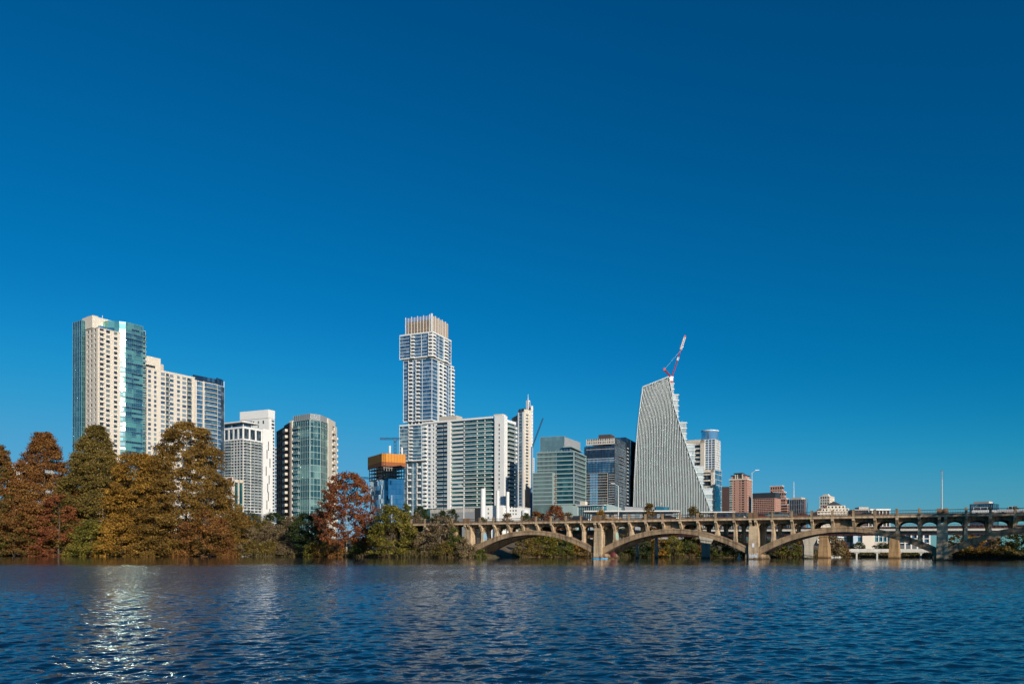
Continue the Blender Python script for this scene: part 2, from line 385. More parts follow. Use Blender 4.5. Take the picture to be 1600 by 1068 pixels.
for k in range(len(piers)-1):
    s0, s1 = piers[k]+1.1, piers[k+1]-1.1; cs = (s0+s1)/2; hl = (s1-s0)/2
    for (t0, t1) in RW:
        N = 40; prof = []
        for i in range(N+1):
            u = -1+2*i/N; prof.append((cs+u*hl, ribz(u)))
        for i in range(N, -1, -1):
            u = -1+2*i/N; prof.append((cs+u*hl, ribz(u, False)))
        mb = MB(); n = 2*(N+1)
        for t in (t0, t1):
            mb.v += [(p[0], t, p[1]) for p in prof]
        for i in range(n):
            j2 = (i+1) % n; mb.f.append((j2, i, n+i, n+j2)); mb.m.append(0)
        for i in range(N):
            mb.f.append((i, i+1, n-2-i, n-1-i)); mb.m.append(0)
            mb.f.append((n+n-1-i, n+n-2-i, n+i+1, n+i)); mb.m.append(0)
        # a raised band along the upper edge of the rib
        for i in range(N):
            u0 = -1+2*i/N; u1 = -1+2*(i+1)/N
            a, b_ = cs+u0*hl, cs+u1*hl; z0_, z1_ = ribz(u0), ribz(u1)
            mb.hexa([(a,t0-.1,z0_-.42),(b_,t0-.1,z1_-.42),(b_,t0,z1_-.42),(a,t0,z0_-.42),(a,t0-.1,z0_-.003),(b_,t0-.1,z1_-.003),(b_,t0,z1_-.003),(a,t0,z0_-.003)])
        mb.build('arch_rib', concrete, br)
    for i in range(0, NB+1):
        s = piers[k] + SP*i/NB; u = (s-cs)/hl
        if 0 < i < NB:
            for j, (t0, t1) in enumerate(RW):
                zb = ribz(u)-.3
                mb = MB(); mb.box(s-.33, s+.33, t0+.06, t1-.06, zb, 9.6)
                if zb < 6.2: mb.box(s-.42, s+.42, t0+.0, t1-.0, zb, zb+.9)
                mb.build('column', concrete2 if i % 3 else concrete, br)
            zt = ribz(u)
            mb = MB(); zl = max(7.45, zt-.25)
            pr = [(1.62,9.72),(.1,9.72),(.1,9.15),(.4,8.95),(.8,8.55),(1.25,7.9),(1.5,zl),(1.62,zl)]
            mb.extr(pr, 'x', s-.3, s+.3); mb.build('corbel', concrete2, br)
        if i < NB:
            a = s+.36 if i else s+1.0
            b_ = s+SP/NB-.36 if i < NB-1 else s+SP/NB-1.0
            for j, t in enumerate((1.75, 12.6)):
                mb = MB(); M = 12
                for q in range(M):
                    v0, v1 = -1+2*q/M, -1+2*(q+1)/M
                    arc = lambda v: 7.75 + 1.15*math.sqrt(max(0, 1-v*v))
                    if i == 4: arc = lambda v: 7.6
                    x0_, x1_ = a+(v0+1)/2*(b_-a), a+(v1+1)/2*(b_-a)
                    mb.hexa([(x0_,t,arc(v0)),(x1_,t,arc(v1)),(x1_,t+.4,arc(v1)),(x0_,t+.4,arc(v0)),(x0_,t,9.62),(x1_,t,9.62),(x1_,t+.4,9.62),(x0_,t+.4,9.62)])
                mb.build('spandrel_wall', concrete, br)
            mb = MB(); mb.box(s-.2, s+.2, 2.2, 12.55, 8.75, 9.6); mb.build('floor_beam', concrete, br)
# approach bents on the left bank
for i in range(1, 6):
    s = -SP - i*4.9
    for (t0, t1) in RW:
        mb = MB(); mb.box(s-.4, s+.4, t0+.06, t1-.06, -1, 9.6); mb.build('column', concrete, br)
    mb = MB(); mb.extr([(1.62,9.72),(.1,9.72),(.1,9.15),(.4,8.95),(.8,8.55),(1.25,7.9),(1.5,7.45),(1.62,7.45)], 'x', s-.3, s+.3); mb.build('corbel', concrete2, br)
mb = MB(); mb.box(-76, -SP-26.5, .6, 13.9, -1, 9.55); mb.build('abutment', concrete, br)
S0, S1 = -78, 4*SP+1
mb = MB(); mb.box(S0, S1, .12, 14.6, 9.62, 9.98); mb.build('deck', concrete, br)
mb = MB(); mb.box(S0, S1, 2.0, 12.7, 9.984, 10.02); mb.build('roadway', asphalt, br)
for t in (0.0, 14.3):
    mb = MB(); mb.box(S0, S1, t, t+.35, 9.73, 10.1); mb.build('ledge', concrete2, br)
    mb = MB(); mb.box(S0, S1, t+.06, t+.3, 10.1, 10.42); mb.build('parapet_base', brownc, br)
    mb = MB()
    mb.box(S0, S1, t+.1, t+.24, 11.22, 11.34); mb.box(S0, S1, t+.13, t+.21, 10.52, 10.58)
    n = int((S1-S0)/.32)
    if t > 0: n = 0
    for i in range(n):
        a = S0+(i+.5)*.32; mb.box(a-.022, a+.022, t+.15, t+.19, 10.42, 11.22)
    if t > 0:
        for i in range(int((S1-S0)/1.0)):
            a = S0+(i+.5)*1.0; mb.box(a-.03, a+.03, t+.15, t+.19, 10.42, 11.22)
    mb.build('railing', railm, br)
    if t == 0:
        pos = [(piers[k]+SP*i/NB, i == 0) for k in range(len(piers)-1) for i in range(NB)] + [(-SP-i*4.9, False) for i in range(1, 8)]
        for s, big in pos:
            mb = MB(); hw = .62 if big else .27
            if big:
                mb.box(s-1.15, s-.18, -.05, .5, 10.1, 11.55); mb.box(s+.18, s+1.15, -.05, .5, 10.1, 11.55); mb.box(s-.18, s+.18, .02, .44, 10.1, 11.4)
            else:
                mb.box(s-hw, s+hw, -.04, .38, 10.1, 11.6); mb.box(s-hw-.06, s+hw+.06, -.08, .42, 11.6, 11.7)
            mb.build('rail_post', brownc if big else concrete, br)
# graffiti: painted patches on the pier and columns
wpaint = paint('white_graffiti', (.75, .75, .78), .6, .1, 2); rpaint = paint('red_graffiti', (.11, .012, .012), .6, .2, 2); bpaint = paint('blue_graffiti', (.25, .42, .55), .6, .5, 1.2)
gpaint = paint('green_graffiti', (.35, .5, .42), .6, .4, 1.2)
mb = MB(); rg = random.Random(3); s = SP
for i in range(9):
    a = s-1.0+i*.23; h0 = .35+rg.uniform(-.1, .1); hh_ = rg.uniform(.7, 1.3)
    mb.box(a, a+.13, .74-.012*i % .02, .775, h0, h0+hh_); 
    if i % 2: mb.box(a-.05, a+.22, .73, .77, h0+hh_*.5, h0+hh_*.5+.14)
mb.build('graffiti', wpaint, br)
mb = MB(); mb.box(s-.35, s+.25, .86, .90, 3.0, 4.0); mb.build('painted_patch', wpaint, br)
mb = MB(); s = -SP+SP/NB
mb.box(s+.331, s+.35, 1.7, 3.9, 4.9, 7.3); mb.build('graffiti', bpaint, br)
mb = MB(); s = SP/NB
mb.box(s+.331, s+.35, 1.7, 3.9, 3.6, 7.0); mb.build('graffiti', gpaint, br)
# ================================================================ pedestrian bridge behind
def on_line(p0, p1, d): 
    L = math.hypot(p1[0]-p0[0], p1[1]-p0[1]); return (p0[0]+(p1[0]-p0[0])*d/L, p0[1]+(p1[1]-p0[1])*d/L)
q0 = (X(1103, 225), 225); q1 = (X(1265, 219), 219)
L = math.hypot(q1[0]-q0[0], q1[1]-q0[1]); prz = math.atan2(q1[1]-q0[1], q1[0]-q0[0])
fb = empty('footbridge', (q0[0], q0[1], 0), prz, 'grey footbridge with pale deck edge just behind the arch bridge', 'bridge')
mb = MB(); mb.box(-50, 125, 0, 6, 7.6, 8.15); mb.box(-50, 125, 2, 4, 6.9, 7.6); mb.build('deck', whitec, fb)
mb = MB(); mb.box(-50, 125, .05, .13, 9.25, 9.33)
for i in range(176): mb.box(-50+i, -50+i+.05, .06, .12, 8.15, 9.25)
mb.build('railing', railm, fb)
for s in (-19, -13.5, 0, L):
    mb = MB()
    mb.extr([(-.7,-2),(1.7,-2),(1.7,3.6),(2.6,5.4),(3.6,6.9),(-1.6,6.9),(-1.1,5.2),(-.7,3.6)] if s >= 0 else [(-.35,-2),(.55,-2),(.55,6.9),(-.35,6.9)], 'y', 1.6, 4.4)
    o = mb.build('pier', greyc, fb); o.location.x = s-.5
# ================================================================ railway bridge
r0 = (X(1287, 250), 250); r1 = (X(1397, 240), 240); L = math.hypot(r1[0]-r0[0], r1[1]-r0[1])
rz2 = math.atan2(r1[1]-r0[1], r1[0]-r0[0])
rb = empty('railway_bridge', (r0[0], r0[1], 0), rz2, 'dark maroon girder railway bridge on tan stone piers behind the footbridge', 'bridge')
mb = MB(); mb.box(-110, 110, 0, .4, 7.0, 9.4); mb.box(-110, 110, 3.6, 4, 7.0, 9.4); mb.box(-110, 110, .4, 3.6, 8.6, 8.9)
for i in range(110): mb.box(-110+2*i, -110+2*i+.12, -.12, 0, 7.0, 9.4)
mb.box(-110, 110, -.2, .05, 9.4, 9.6)
mb.build('girder', maroon, rb)
for s in (0, L, 4*L, 5*L):
    mb = MB(); mb.hexa([(s-1.6,-1.6,-2),(s+1.6,-1.6,-2),(s+1.6,5.6,-2),(s-1.6,5.6,-2),(s-1.15,-.8,6.6),(s+1.15,-.8,6.6),(s+1.15,4.8,6.6),(s-1.15,4.8,6.6)])
    mb.box(s-1.35, s+1.35, -1, 5, 6.6, 6.98)
    mb.build('pier', tanstone, rb)
# ================================================================ far boardwalk
D = 295
bwk = empty('boardwalk', (X(1316, D), D, 0), -.03, 'low white walled boardwalk on short posts at the far shore, seen under the arches', 'boardwalk')
mb = MB(); mb.box(0, 46, 0, .3, 1.9, 3.15); mb.box(0, 46, .3, 4, 1.9, 2.2); mb.build('side_wall', whitec, bwk)
for s in (5.5, 13, 21, 29, 38):
    mb = MB(); mb.box(s-.3, s+.3, .5, 1.1, -1.5, 1.9); mb.box(s-.9, s+.9, .4, 3.4, 1.55, 1.9); mb.build('post', whitec, bwk)

# ================================================================ street lamps
galv = paint('galvanised_steel', (.55, .54, .50), .5, .08, 1, metal=.2)
lampg = paint('lamp_glass', (.7, .7, .68), .3, .05, 1)
def lamp(px, D, top_py, base_z, arm, label, grp='tall street lamps', mast=True):
    x, zt = X(px, D), Zp(px, top_py, D)
    e = empty('street_lamp', (x, D, base_z), 0, label, 'street lamp', grp)
    h = zt-base_z
    mb = MB(); mb.tube((0,0,0), (0,0,h), .17, .1, 8); mb.build('pole', galv, e)
    mb = MB(); mb.box(-.35, .35, -.35, .35, 0, .5); mb.build('base', whitec, e)
    if arm:
        mb = MB(); mb.tube((0,0,h-.1), (arm,0,h+.55), .07, .05, 6); mb.build('arm', galv, e)
        mb = MB(); sg = 1 if arm > 0 else -1
        mb.hexa([(arm-.1*sg,-.18,h+.48),(arm+.95*sg,-.14,h+.62),(arm+.95*sg,.14,h+.62),(arm-.1*sg,.18,h+.48),(arm-.1*sg,-.12,h+.68),(arm+.95*sg,-.08,h+.74),(arm+.95*sg,.08,h+.74),(arm-.1*sg,.12,h+.68)])
        mb.build('lamp_head', lampg, e)
    return e
lamp(612, 262, 773, 7.0, 0, 'plain pale pole rising behind the yellow green tree left of the bridge')
lamp(724.5, 238, 760, 10.0, -.8, 'lamp pole on the bridge end in front of the white balcony block')
lamp(966, 214, 758.5, 10.0, -1.1, 'lamp on pole with arm to the left, in front of the dark glass office block')
lamp(1174.5, 198, 738, 10.0, .9, 'lamp pole beside the pink brick tower with its arm pointing right')
lp = lamp(1471.5, 178, 735.5, 10.0, 0, 'tall slim pole over the bridge pier at right with dark tip against the sky')
# dark slim top section of the right-hand pole
mb = MB(); hz = Zp(1471.5, 735.5, 178)-10; mb.tube((.0,0,hz-3.6), (.05,0,hz+.1), .115, .09, 8); mb.box(-.3, .3, -.1, .1, hz+.02, hz+.12); mb.build('mast_tip', railm, lp)

# ================================================================ vehicles on the bridge
tyre = paint('tyre', (.015,.015,.015), .9, .1, 1); cglass = pane('car_glass', (.02,.03,.04), (.03,.04,.05), .5, .2, .05)
white_e, nte, be = newmat('headlight_on'); be.inputs['Base Color'].default_value = (.9,.9,.85,1); be.inputs['Emission Color'].default_value = (1,.97,.9,1); be.inputs['Emission Strength'].default_value = 2.5
redl = paint('tail_lamp', (.4, .01, .01), .3, .05, 1)
def vehicle(kind, name, cat, col, s, t, direction, label, lights=False):
    """kind: profile list (x,z) of lower body and cabin; direction -1 drives to the left"""
    P_ = {'sedan': (4.6, [(-2.3,.35),(2.3,.35),(2.3,.75),(2.15,.92),(1.1,1.0),(-1.55,1.02),(-2.25,.95),(-2.3,.7)], [(1.15,.98),(.35,1.43),(-.9,1.45),(-1.75,1.02)]),
          'van': (4.9, [(-2.45,.4),(2.45,.4),(2.45,.85),(2.25,1.05),(1.3,1.15),(-2.35,1.15),(-2.45,.9)], [(1.35,1.12),(.55,1.72),(-2.1,1.76),(-2.42,1.12)]),
          'pickup': (5.6, [(-2.8,.5),(2.8,.5),(2.8,1.0),(2.6,1.15),(1.3,1.2),(-2.8,1.2)], [(1.4,1.18),(.7,1.8),(-.7,1.82),(-1.0,1.18)]),
          'bus': (9.0, [(-4.5,.4),(4.5,.4),(4.5,1.4),(-4.5,1.4)], [(4.45,1.38),(4.35,2.9),(-4.4,2.9),(-4.48,1.38)])}[kind]
    ln, low, cab = P_; W = .9 if kind != 'bus' else 1.2
    x, y, z = bw(s, t, 10.02)
    e = empty(name, (x, y, z), BRZ + (math.pi if direction < 0 else 0), label, cat, 'vehicles on the bridge')
    pm = paint('carpaint_'+'_'.join('%02d' % int(c*99) for c in col), col, .25, .03, 1, metal=.15)
    mb = MB(); mb.extr(low, 'y', -W, W)
    n = len(mb.v); k = len(cab)           # roof shell, tapered
    zt = max(p[1] for p in cab)
    top = [p for p in cab if p[1] > zt-.1]; xs = [p[0] for p in top]
    mb.box(min(xs), max(xs), -W+.12, W-.12, zt-.06, zt+.02)
    for px_ in (min(xs), (min(xs)+max(xs))/2, max(xs)):
        bx = px_ + (.0)
        for sy in (-1, 1): mb.box(bx-.06, bx+.06, sy*(W-.06)-.05, sy*(W-.06)+.05, low[-3][1]-.1, zt)
    mb.build('body', pm, e)
    mb = MB(); cabi = [(p[0], p[1]-.02) for p in cab]; mb.extr([(p[0], p[1]) for p in reversed(cabi)] , 'y', -W+.08, W-.08); mb.build('window_glass', cglass, e)
    if kind == 'bus':
        mb = MB(); mb.box(-4.5, 4.5, -W-.01, W+.01, 2.55, 3.05); mb.build('roof', pm, e)
    for wx in (-ln*.31, ln*.31):
        for sy in (-1, 1):
            mb = MB(); mb.tube((wx, sy*(W-.22), .34), (wx, sy*(W+.01), .34), .34, k=12); mb.build('wheel', tyre, e)
    for sy in (-1, 1):
        mb = MB(); zl = .68 if kind != 'bus' else .8
        mb.box(ln/2-.03, ln/2+.03, sy*W*.72-.16, sy*W*.72+.16, zl-.1, zl+.1); mb.build('headlight', white_e if lights else lampg, e)
        mb = MB(); mb.box(-ln/2-.03, -ln/2+.03, sy*W*.75-.12, sy*W*.75+.12, zl-.1, zl+.15); mb.build('taillight', redl, e)
    return e
def s_at(px, t):   # position along the bridge that a line of sight meets at depth t
    k = (px-CX)/F
    return (k*(BO[1]+BN[1]*t) - (BO[0]+BN[0]*t)) / (BE[0] - k*BE[1])
vehicle('van', 'parked_car', 'car', (.03,.035,.045), s_at(908, 4), 4, 1, 'dark blue grey car on the bridge left of the lamp with the left-pointing arm', True)
vehicle('sedan', 'sedan_car', 'car', (.02,.02,.022), s_at(1045, 4), 4, 1, 'black car with lit headlights on the bridge in front of the wavy finned tower', True)
vehicle('van', 'minivan', 'van', (.05,.06,.09), s_at(1131, 8), 8, 1, 'dark slate van on the bridge just left of the lamp beside the pink tower')
vehicle('sedan', 'sedan_car', 'car', (.06,.09,.13), s_at(1149, 4.5), 4.5, 1, 'blue grey car with bright headlights just left of the big rail post at mid-bridge', True)
vehicle('sedan', 'sedan_car', 'car', (.30,.03,.02), s_at(1188, 9), 9, -1, 'red car on the bridge right of the lamp beside the pink tower')
vehicle('van', 'minivan', 'van', (.22,.25,.25), s_at(1216, 4.5), 4.5, 1, 'grey green van on the bridge below the pink brick block')
vehicle('sedan', 'sedan_car', 'car', (.25,.06,.03), s_at(1252, 9), 9, -1, 'dull red car on the bridge below the low dark glass block')
vehicle('sedan', 'sedan_car', 'car', (.04,.05,.05), s_at(1352, 9), 9, -1, 'very dark car on the bridge right of the pyramid-roofed building')
vehicle('van', 'minivan', 'van', (.75,.74,.72), s_at(1538, 4.5), 4.5, 1, 'white minivan on the bridge, right of the slim pole')
vehicle('pickup', 'pickup_truck', 'truck', (.50,.50,.50), s_at(1581, 4.5), 4.5, 1, 'silver pickup at the right edge of the bridge behind the white minivan')

# ================================================================ kayak and paddler
kx, ky = X(938, 203), 203
kmat = paint('kayak_blue', (.05, .30, .55), .35, .05, 1)
kb = MB(); NS = 14; sec = []
for i in range(NS+1):
    u = -1+2*i/NS; wd = .36*(1-abs(u)**2.4)+.01; zb = -.12+.22*abs(u)**3; zt = .22+.14*abs(u)**3
    sec.append([(u*1.9,-wd,zt-.05),(u*1.9,-wd*.7,zb),(u*1.9,wd*.7,zb),(u*1.9,wd,zt-.05),(u*1.9,0,zt)])
for s_ in sec: kb.v += s_
for i in range(NS):
    for j in range(5):
        a, b2 = i*5+j, i*5+(j+1) % 5; kb.f.append((a, b2, b2+5, a+5)); kb.m.append(0)
ke = empty('kayak', (kx, ky, 0), -.1, 'small bright blue kayak on the water in front of the bridge pier', 'kayak')
kb.build('hull', kmat, ke, smooth=True)
mb = MB(); mb.lathe([(.36,.17),(.36,.24),(.3,.24),(.3,.17)], 0, 0, 14); mb.build('cockpit_rim', tyre, ke)
def skin_body(name, joints, edges, radii, mat, parent=None, loc=None, rz=0):
    me = bpy.data.meshes.new(name); me.from_pydata(joints, edges, []); me.materials.append(mat)
    o = link(name, me, parent, loc, rz); md = o.modifiers.new('skin', 'SKIN'); o.modifiers.new('sub', 'SUBSURF').levels = 1
    o.modifiers['sub'].render_levels = 2
    for i, r in enumerate(radii): me.skin_vertices[0].data[i].radius = (r, r)
    me.skin_vertices[0].data[0].use_root = True
    return o
skinm = paint('skin', (.45, .26, .17), .6, .05, 1); vest = paint('dark_vest', (.025, .02, .03), .8, .1, 1); hair = paint('dark_hair', (.02,.014,.01), .8, .1, 1)
pj = [(0,0,.25),(0,0,.5),(-.02,0,.72),(0,0,.83),(.02,0,.93),(.03,0,1.03),
      (0,-.2,.74),(.18,-.32,.56),(.40,-.26,.62),(0,.2,.74),(.2,.34,.6),(.42,.22,.72),
      (.2,-.12,.24),(.62,-.14,.38),(1.0,-.12,.2),(.2,.12,.24),(.62,.14,.38),(1.0,.12,.2)]
pe = [(0,1),(1,2),(2,3),(3,4),(4,5),(2,6),(6,7),(7,8),(2,9),(9,10),(10,11),(0,12),(12,13),(13,14),(0,15),(15,16),(16,17)]
prr = [.16,.15,.16,.06,.1,.09,.075,.05,.04,.075,.05,.04,.09,.07,.05,.09,.07,.05]
pp = skin_body('person', pj, pe, prr, skinm, None, (kx, ky, .02), -.1)
tag(pp, 'seated paddler in dark clothing in the blue kayak', 'person')
mb = MB(); mb.lathe([(.16,.22),(.19,.35),(.185,.5),(.2,.66),(.13,.8),(.07,.84)], 0, 0, 12); mb.build('vest', vest, pp)
mb = MB(); mb.ball((.01,0,1.04), .125, 10, 1.0); mb.build('hair', hair, pp)
mb = MB(); mb.tube((.40,-.9,.4), (.42,.9,.94), .018, k=6); mb.box(.37,.45,-1.25,-.85,.27,.43); mb.box(.37,.45,.85,1.25,.91,1.07)
tag(mb.build('paddle', paint('paddle_orange', (.6,.18,.04), .5, .05, 1), None, (kx, ky, .02), -.1), 'double bladed orange paddle held by the kayaker', 'paddle')
# rowing scull further right, white float
mb = MB(); mb.lathe([(.3,-.15),(.42,.1),(.35,.5),(.14,.8),(.1,1.5),(.02,1.6)], 0, 0, 10)
tag(mb.build('buoy', wpaint, None, (X(1155, 204), 204, 0)), 'small white buoy floating under the arch left of the graffitied pier', 'buoy')
# red round thing leaning on the footing
mb = MB(); mb.lathe([(.72,0),(.8,.1),(.72,.2),(.38,.3),(.05,.34)], 0, 0, 20)
px_, py_, _ = bw(5.6, -2.2)
o = mb.build('umbrella', rpaint, None, (px_, py_, 1.05)); o.rotation_euler = (R(78), 0, R(-15))
tag(o, 'dark red round umbrella by the water at the foot of the bridge pier', 'umbrella')
# boulders at the stone pier
# ================================================================ buildings
class Face:   # a wall line in local plan from p0 to p1, outward normal on the right-hand side
    def __init__(s, p0, p1):
        s.p0 = Vector(p0[:2]); d = Vector(p1[:2])-s.p0; s.L = d.length; s.d = d/s.L; s.n = Vector((s.d.y, -s.d.x))
        s.ang = math.atan2(s.d.y, s.d.x)
    def pt(s, a, o, z):
        q = s.p0 + s.d*a + s.n*o; return (q.x, q.y, z)
class B:
    def __init__(s, name, label, px, D, theta, cat='building', group=None):
        s.px, s.D, s.th = px, D, R(theta); s.x0 = X(px, D)
        s.e = empty(name, (s.x0, D, 0), s.th, label, cat, group)
        s.parts = {}; s.wins = []; s.bals = []
        s.c, s.s = math.cos(s.th), math.sin(s.th)
    def wR(s, px, y=0):    # local x at which the line y=const meets the sight line px
        k = (px-CX)/F; xo, yo = s.x0-s.s*y, s.D+s.c*y
        return (k*yo-xo)/(s.c-k*s.s)
    def wL(s, px, x=0):
        k = (px-CX)/F; xo, yo = s.x0+s.c*x, s.D+s.s*x
        return (k*yo-xo)/(-s.s-k*s.c)
    def loc(s, px, D):     # local plan coords of a survey point
        dx, dy = X(px, D)-s.x0, D-s.D; return (dx*s.c+dy*s.s, -dx*s.s+dy*s.c)
    def z(s, py, x=0, y=0):
        xw, yw = s.x0+s.c*x-s.s*y, s.D+s.s*x+s.c*y
        return Zp(CX+F*xw/yw, py, yw)
    SEP = {'pier','column','floor_slab','slab_edge','balcony_slab','terrace','crown_fin','slot_window','roof_column','antenna','cladding','roof_pod','hoist_mast','penthouse','tier','safety_screen','glass_volume','roof_canopy','frame','core','screen_band','vision_strip','balcony_back','cornice'}
    def part(s, name, mat, key=None):
        s.n = getattr(s, 'n', 0)+1
        k = (name, mat.name, s.n if name in s.SEP else key)
        if k not in s.parts: s.parts[k] = (MB(), mat)
        return s.parts[k][0]
    def box(s, name, mat, x0, x1, y0, y1, z0, z1): s.part(name, mat).box(x0, x1, y0, y1, z0, z1)
    def fbox(s, name, mat, f, a0, a1, z0, z1, o0, o1):
        mb = s.part(name, mat, id(f)) if isinstance(name, str) else name; s.keep = getattr(s, 'keep', []); s.keep.append(f)
        mb.hexa([f.pt(a0,o1,z0), f.pt(a1,o1,z0), f.pt(a1,o0,z0), f.pt(a0,o0,z0), f.pt(a0,o1,z1), f.pt(a1,o1,z1), f.pt(a1,o0,z1), f.pt(a0,o0,z1)])
    def win(s, f, a0, a1, z0, z1, o=.05, mat=None): s.wins.append((f, a0, a1, z0, z1, o, mat))
    def punched(s, f, a0, a1, z0, z1, nf, cols, sill, head, wall, glassm, th=.4, part='wall', skip=None):
        """wall layer with window openings; cols = list of (c0,c1) along the face; a window pane stands in each opening"""
        fh = (z1-z0)/nf
        for i in range(nf):
            zb = z0+i*fh
            s.fbox(part, wall, f, a0, a1, zb, zb+sill*fh, 0, th)
            s.fbox(part, wall, f, a0, a1, zb+head*fh, zb+fh, 0, th)
            p = a0
            for (c0, c1) in cols:
                if c0 > p: s.fbox(part, wall, f, p, c0, zb+sill*fh, zb+head*fh, 0, th)
                s.win(f, c0, c1, zb+sill*fh, zb+head*fh, .06, glassm); p = c1
            if p < a1: s.fbox(part, wall, f, p, a1, zb+sill*fh, zb+head*fh, 0, th)
    def bands(s, f, a0, a1, z0, z1, nf, thk, mat, o=.25, part='facade_grid', top=True):
        fh = (z1-z0)/nf
        for i in range(nf+(1 if top else 0)):
            s.fbox(part, mat, f, a0, a1, z0+i*fh-thk/2, z0+i*fh+thk/2, 0, o)
        for a in (a0+.03, a1-.19): s.fbox(part, mat, f, a, a+.16, z0-thk/2+.01, z0+nf*fh+(thk/2 if top else 0)-.01, 0, o*.9)
    def fins(s, f, a0, a1, z0, z1, n, w, mat, o=.3, part='facade_grid'):
        for i in range(n+1):
            a = a0+(a1-a0)*i/n; s.fbox(part, mat, f, a-w/2, a+w/2, z0, z1, 0, o)
    def balc(s, f, a0, a1, z0, z1, nf, dep, slab, rail, rh=1.1, first=0, thk=.35, sides=True):
        """one balcony per floor; each its own part"""
        fh = (z1-z0)/nf
        mb = MB(); ln = a1-a0
        mb.box(0, ln, -dep, 0, -thk, 0, 0)
        mb.box(0, ln, -dep, -dep+.1, 0.003, rh, 1)
        if sides: mb.box(0, .1, -dep+.1, 0, 0.003, rh, 1); mb.box(ln-.1, ln, -dep+.1, 0, 0.003, rh, 1)
        me = mb.mesh('balcony', [slab, rail])
        for i in range(first, nf):
            s.bals.append((me, f, a0, z0+i*fh, mb))
    def done(s, wcap=100, bcap=100):
        for (nm, _, _), (mb, mat) in s.parts.items():
            if mb.v: mb.build(nm, mat, s.e)
        if s.wins:
            unit = MB(); unit.box(-.5, .5, -.5, .5, -.5, .5)
            meshes = {}
            ws = sorted(s.wins, key=lambda w_: -w_[4])
            rest = {}
            for i, (f, a0, a1, z0, z1, o, mat) in enumerate(ws):
                if i < wcap:
                    if mat.name not in meshes: meshes[mat.name] = unit.mesh('window', mat)
                    link('window', meshes[mat.name], s.e, f.pt((a0+a1)/2, o, (z0+z1)/2), f.ang, (a1-a0, .08, z1-z0))
                else:
                    mb = rest.setdefault(mat.name, (MB(), mat))[0]
                    s.fbox(mb, None, f, a0, a1, z0, z1, o-.04, o+.04)
            for mb, mat in rest.values(): tag(mb.build('windows_beyond', mat, s.e), kind='stuff')
        bs = sorted(s.bals, key=lambda b_: -b_[3]); restb = {}
        for i, (me, f, a0, z, mb) in enumerate(bs):
            if i < bcap: link('balcony', me, s.e, f.pt(a0, 0, z), f.ang)
            else:
                r = restb.setdefault(me.name, (MB(), me)); n = len(r[0].v)
                ca, sa = math.cos(f.ang), math.sin(f.ang); p = f.pt(a0, 0, z)
                r[0].v += [(p[0]+v[0]*ca-v[1]*sa, p[1]+v[0]*sa+v[1]*ca, p[2]+v[2]) for v in mb.v]
                r[0].f += [tuple(n+k for k in fc) for fc in mb.f]; r[0].m += mb.m
        for r, me in restb.values(): tag(r.build('balconies_beyond', list(me.materials), s.e), kind='stuff')
        return s.e
def cols(a0, a1, n, w):      # n openings of width w evenly in a0..a1
    st = (a1-a0)/n; return [(a0+st*(i+.5)-w/2, a0+st*(i+.5)+w/2) for i in range(n)]

cream = paint('cream_wall', (.62, .55, .455), .8, .06, .2); white = paint('white_wall', (.74, .73, .70), .7, .05, .2)
offw = paint('off_white_wall', (.60, .59, .56), .7, .06, .2); beige = paint('beige_panel', (.48, .43, .36), .8, .08, .2)
greyp = paint('grey_panel', (.28, .29, .30), .7, .08, .2); dark = paint('dark_metal', (.03, .035, .04), .5, .1, .3)
gband = paint('green_grey_band', (.26, .34, .33), .5, .06, .3); pinkb = paint('pink_brick', (.42, .23, .175), .85, .1, .3)
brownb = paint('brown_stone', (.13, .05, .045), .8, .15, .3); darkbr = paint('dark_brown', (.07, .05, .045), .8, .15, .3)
tealg = glass('teal_glass', (.05, .17, .24), (.20, .50, .44), .55, 3.4, 3.5, metal=.6)
tealline = paint('teal_mullion', (.16, .30, .30), .5, .1, .3)
tealg2 = glass('teal_dark_glass', (.05, .20, .26), (.14, .38, .38), .35, 1.6, 3.5, metal=.7)
blueg = glass('blue_glass', (.07, .19, .31), (.27, .43, .53), .42, 1.6, 3.4, metal=.6)
navyg = glass('navy_glass', (.03, .07, .12), (.09, .20, .30), .35, 1.8, 3.8, metal=.6)
dkglass = glass('dark_window_glass', (.04, .06, .08), (.16, .21, .24), .35, 1.4, 3.1, metal=.4)
greeng = glass('green_glass', (.05, .17, .19), (.18, .37, .34), .4, 1.6, 3.6, metal=.5)
litsky = glass('sky_mirror_glass', (.26, .46, .62), (.42, .60, .72), .5, 2.4, 3.6, metal=.75, rough=.04)
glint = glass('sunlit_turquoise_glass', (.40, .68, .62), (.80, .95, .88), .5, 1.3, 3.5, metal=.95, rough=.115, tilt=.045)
wdark = pane('window_dark', (.05, .08, .11), (.30, .33, .31), .4); wdeep = pane('window_deep', (.012,.012,.016), (.04,.04,.05), .3, .1)
wblue = pane('window_blue', (.10, .18, .28), (.38, .44, .46), .45)
railglass = pane('rail_glass', (.16, .22, .22), (.30, .36, .36), .5, .3, .1)
railgreen = pane('rail_green_glass', (.10, .22, .20), (.22, .36, .32), .5, .3, .1)

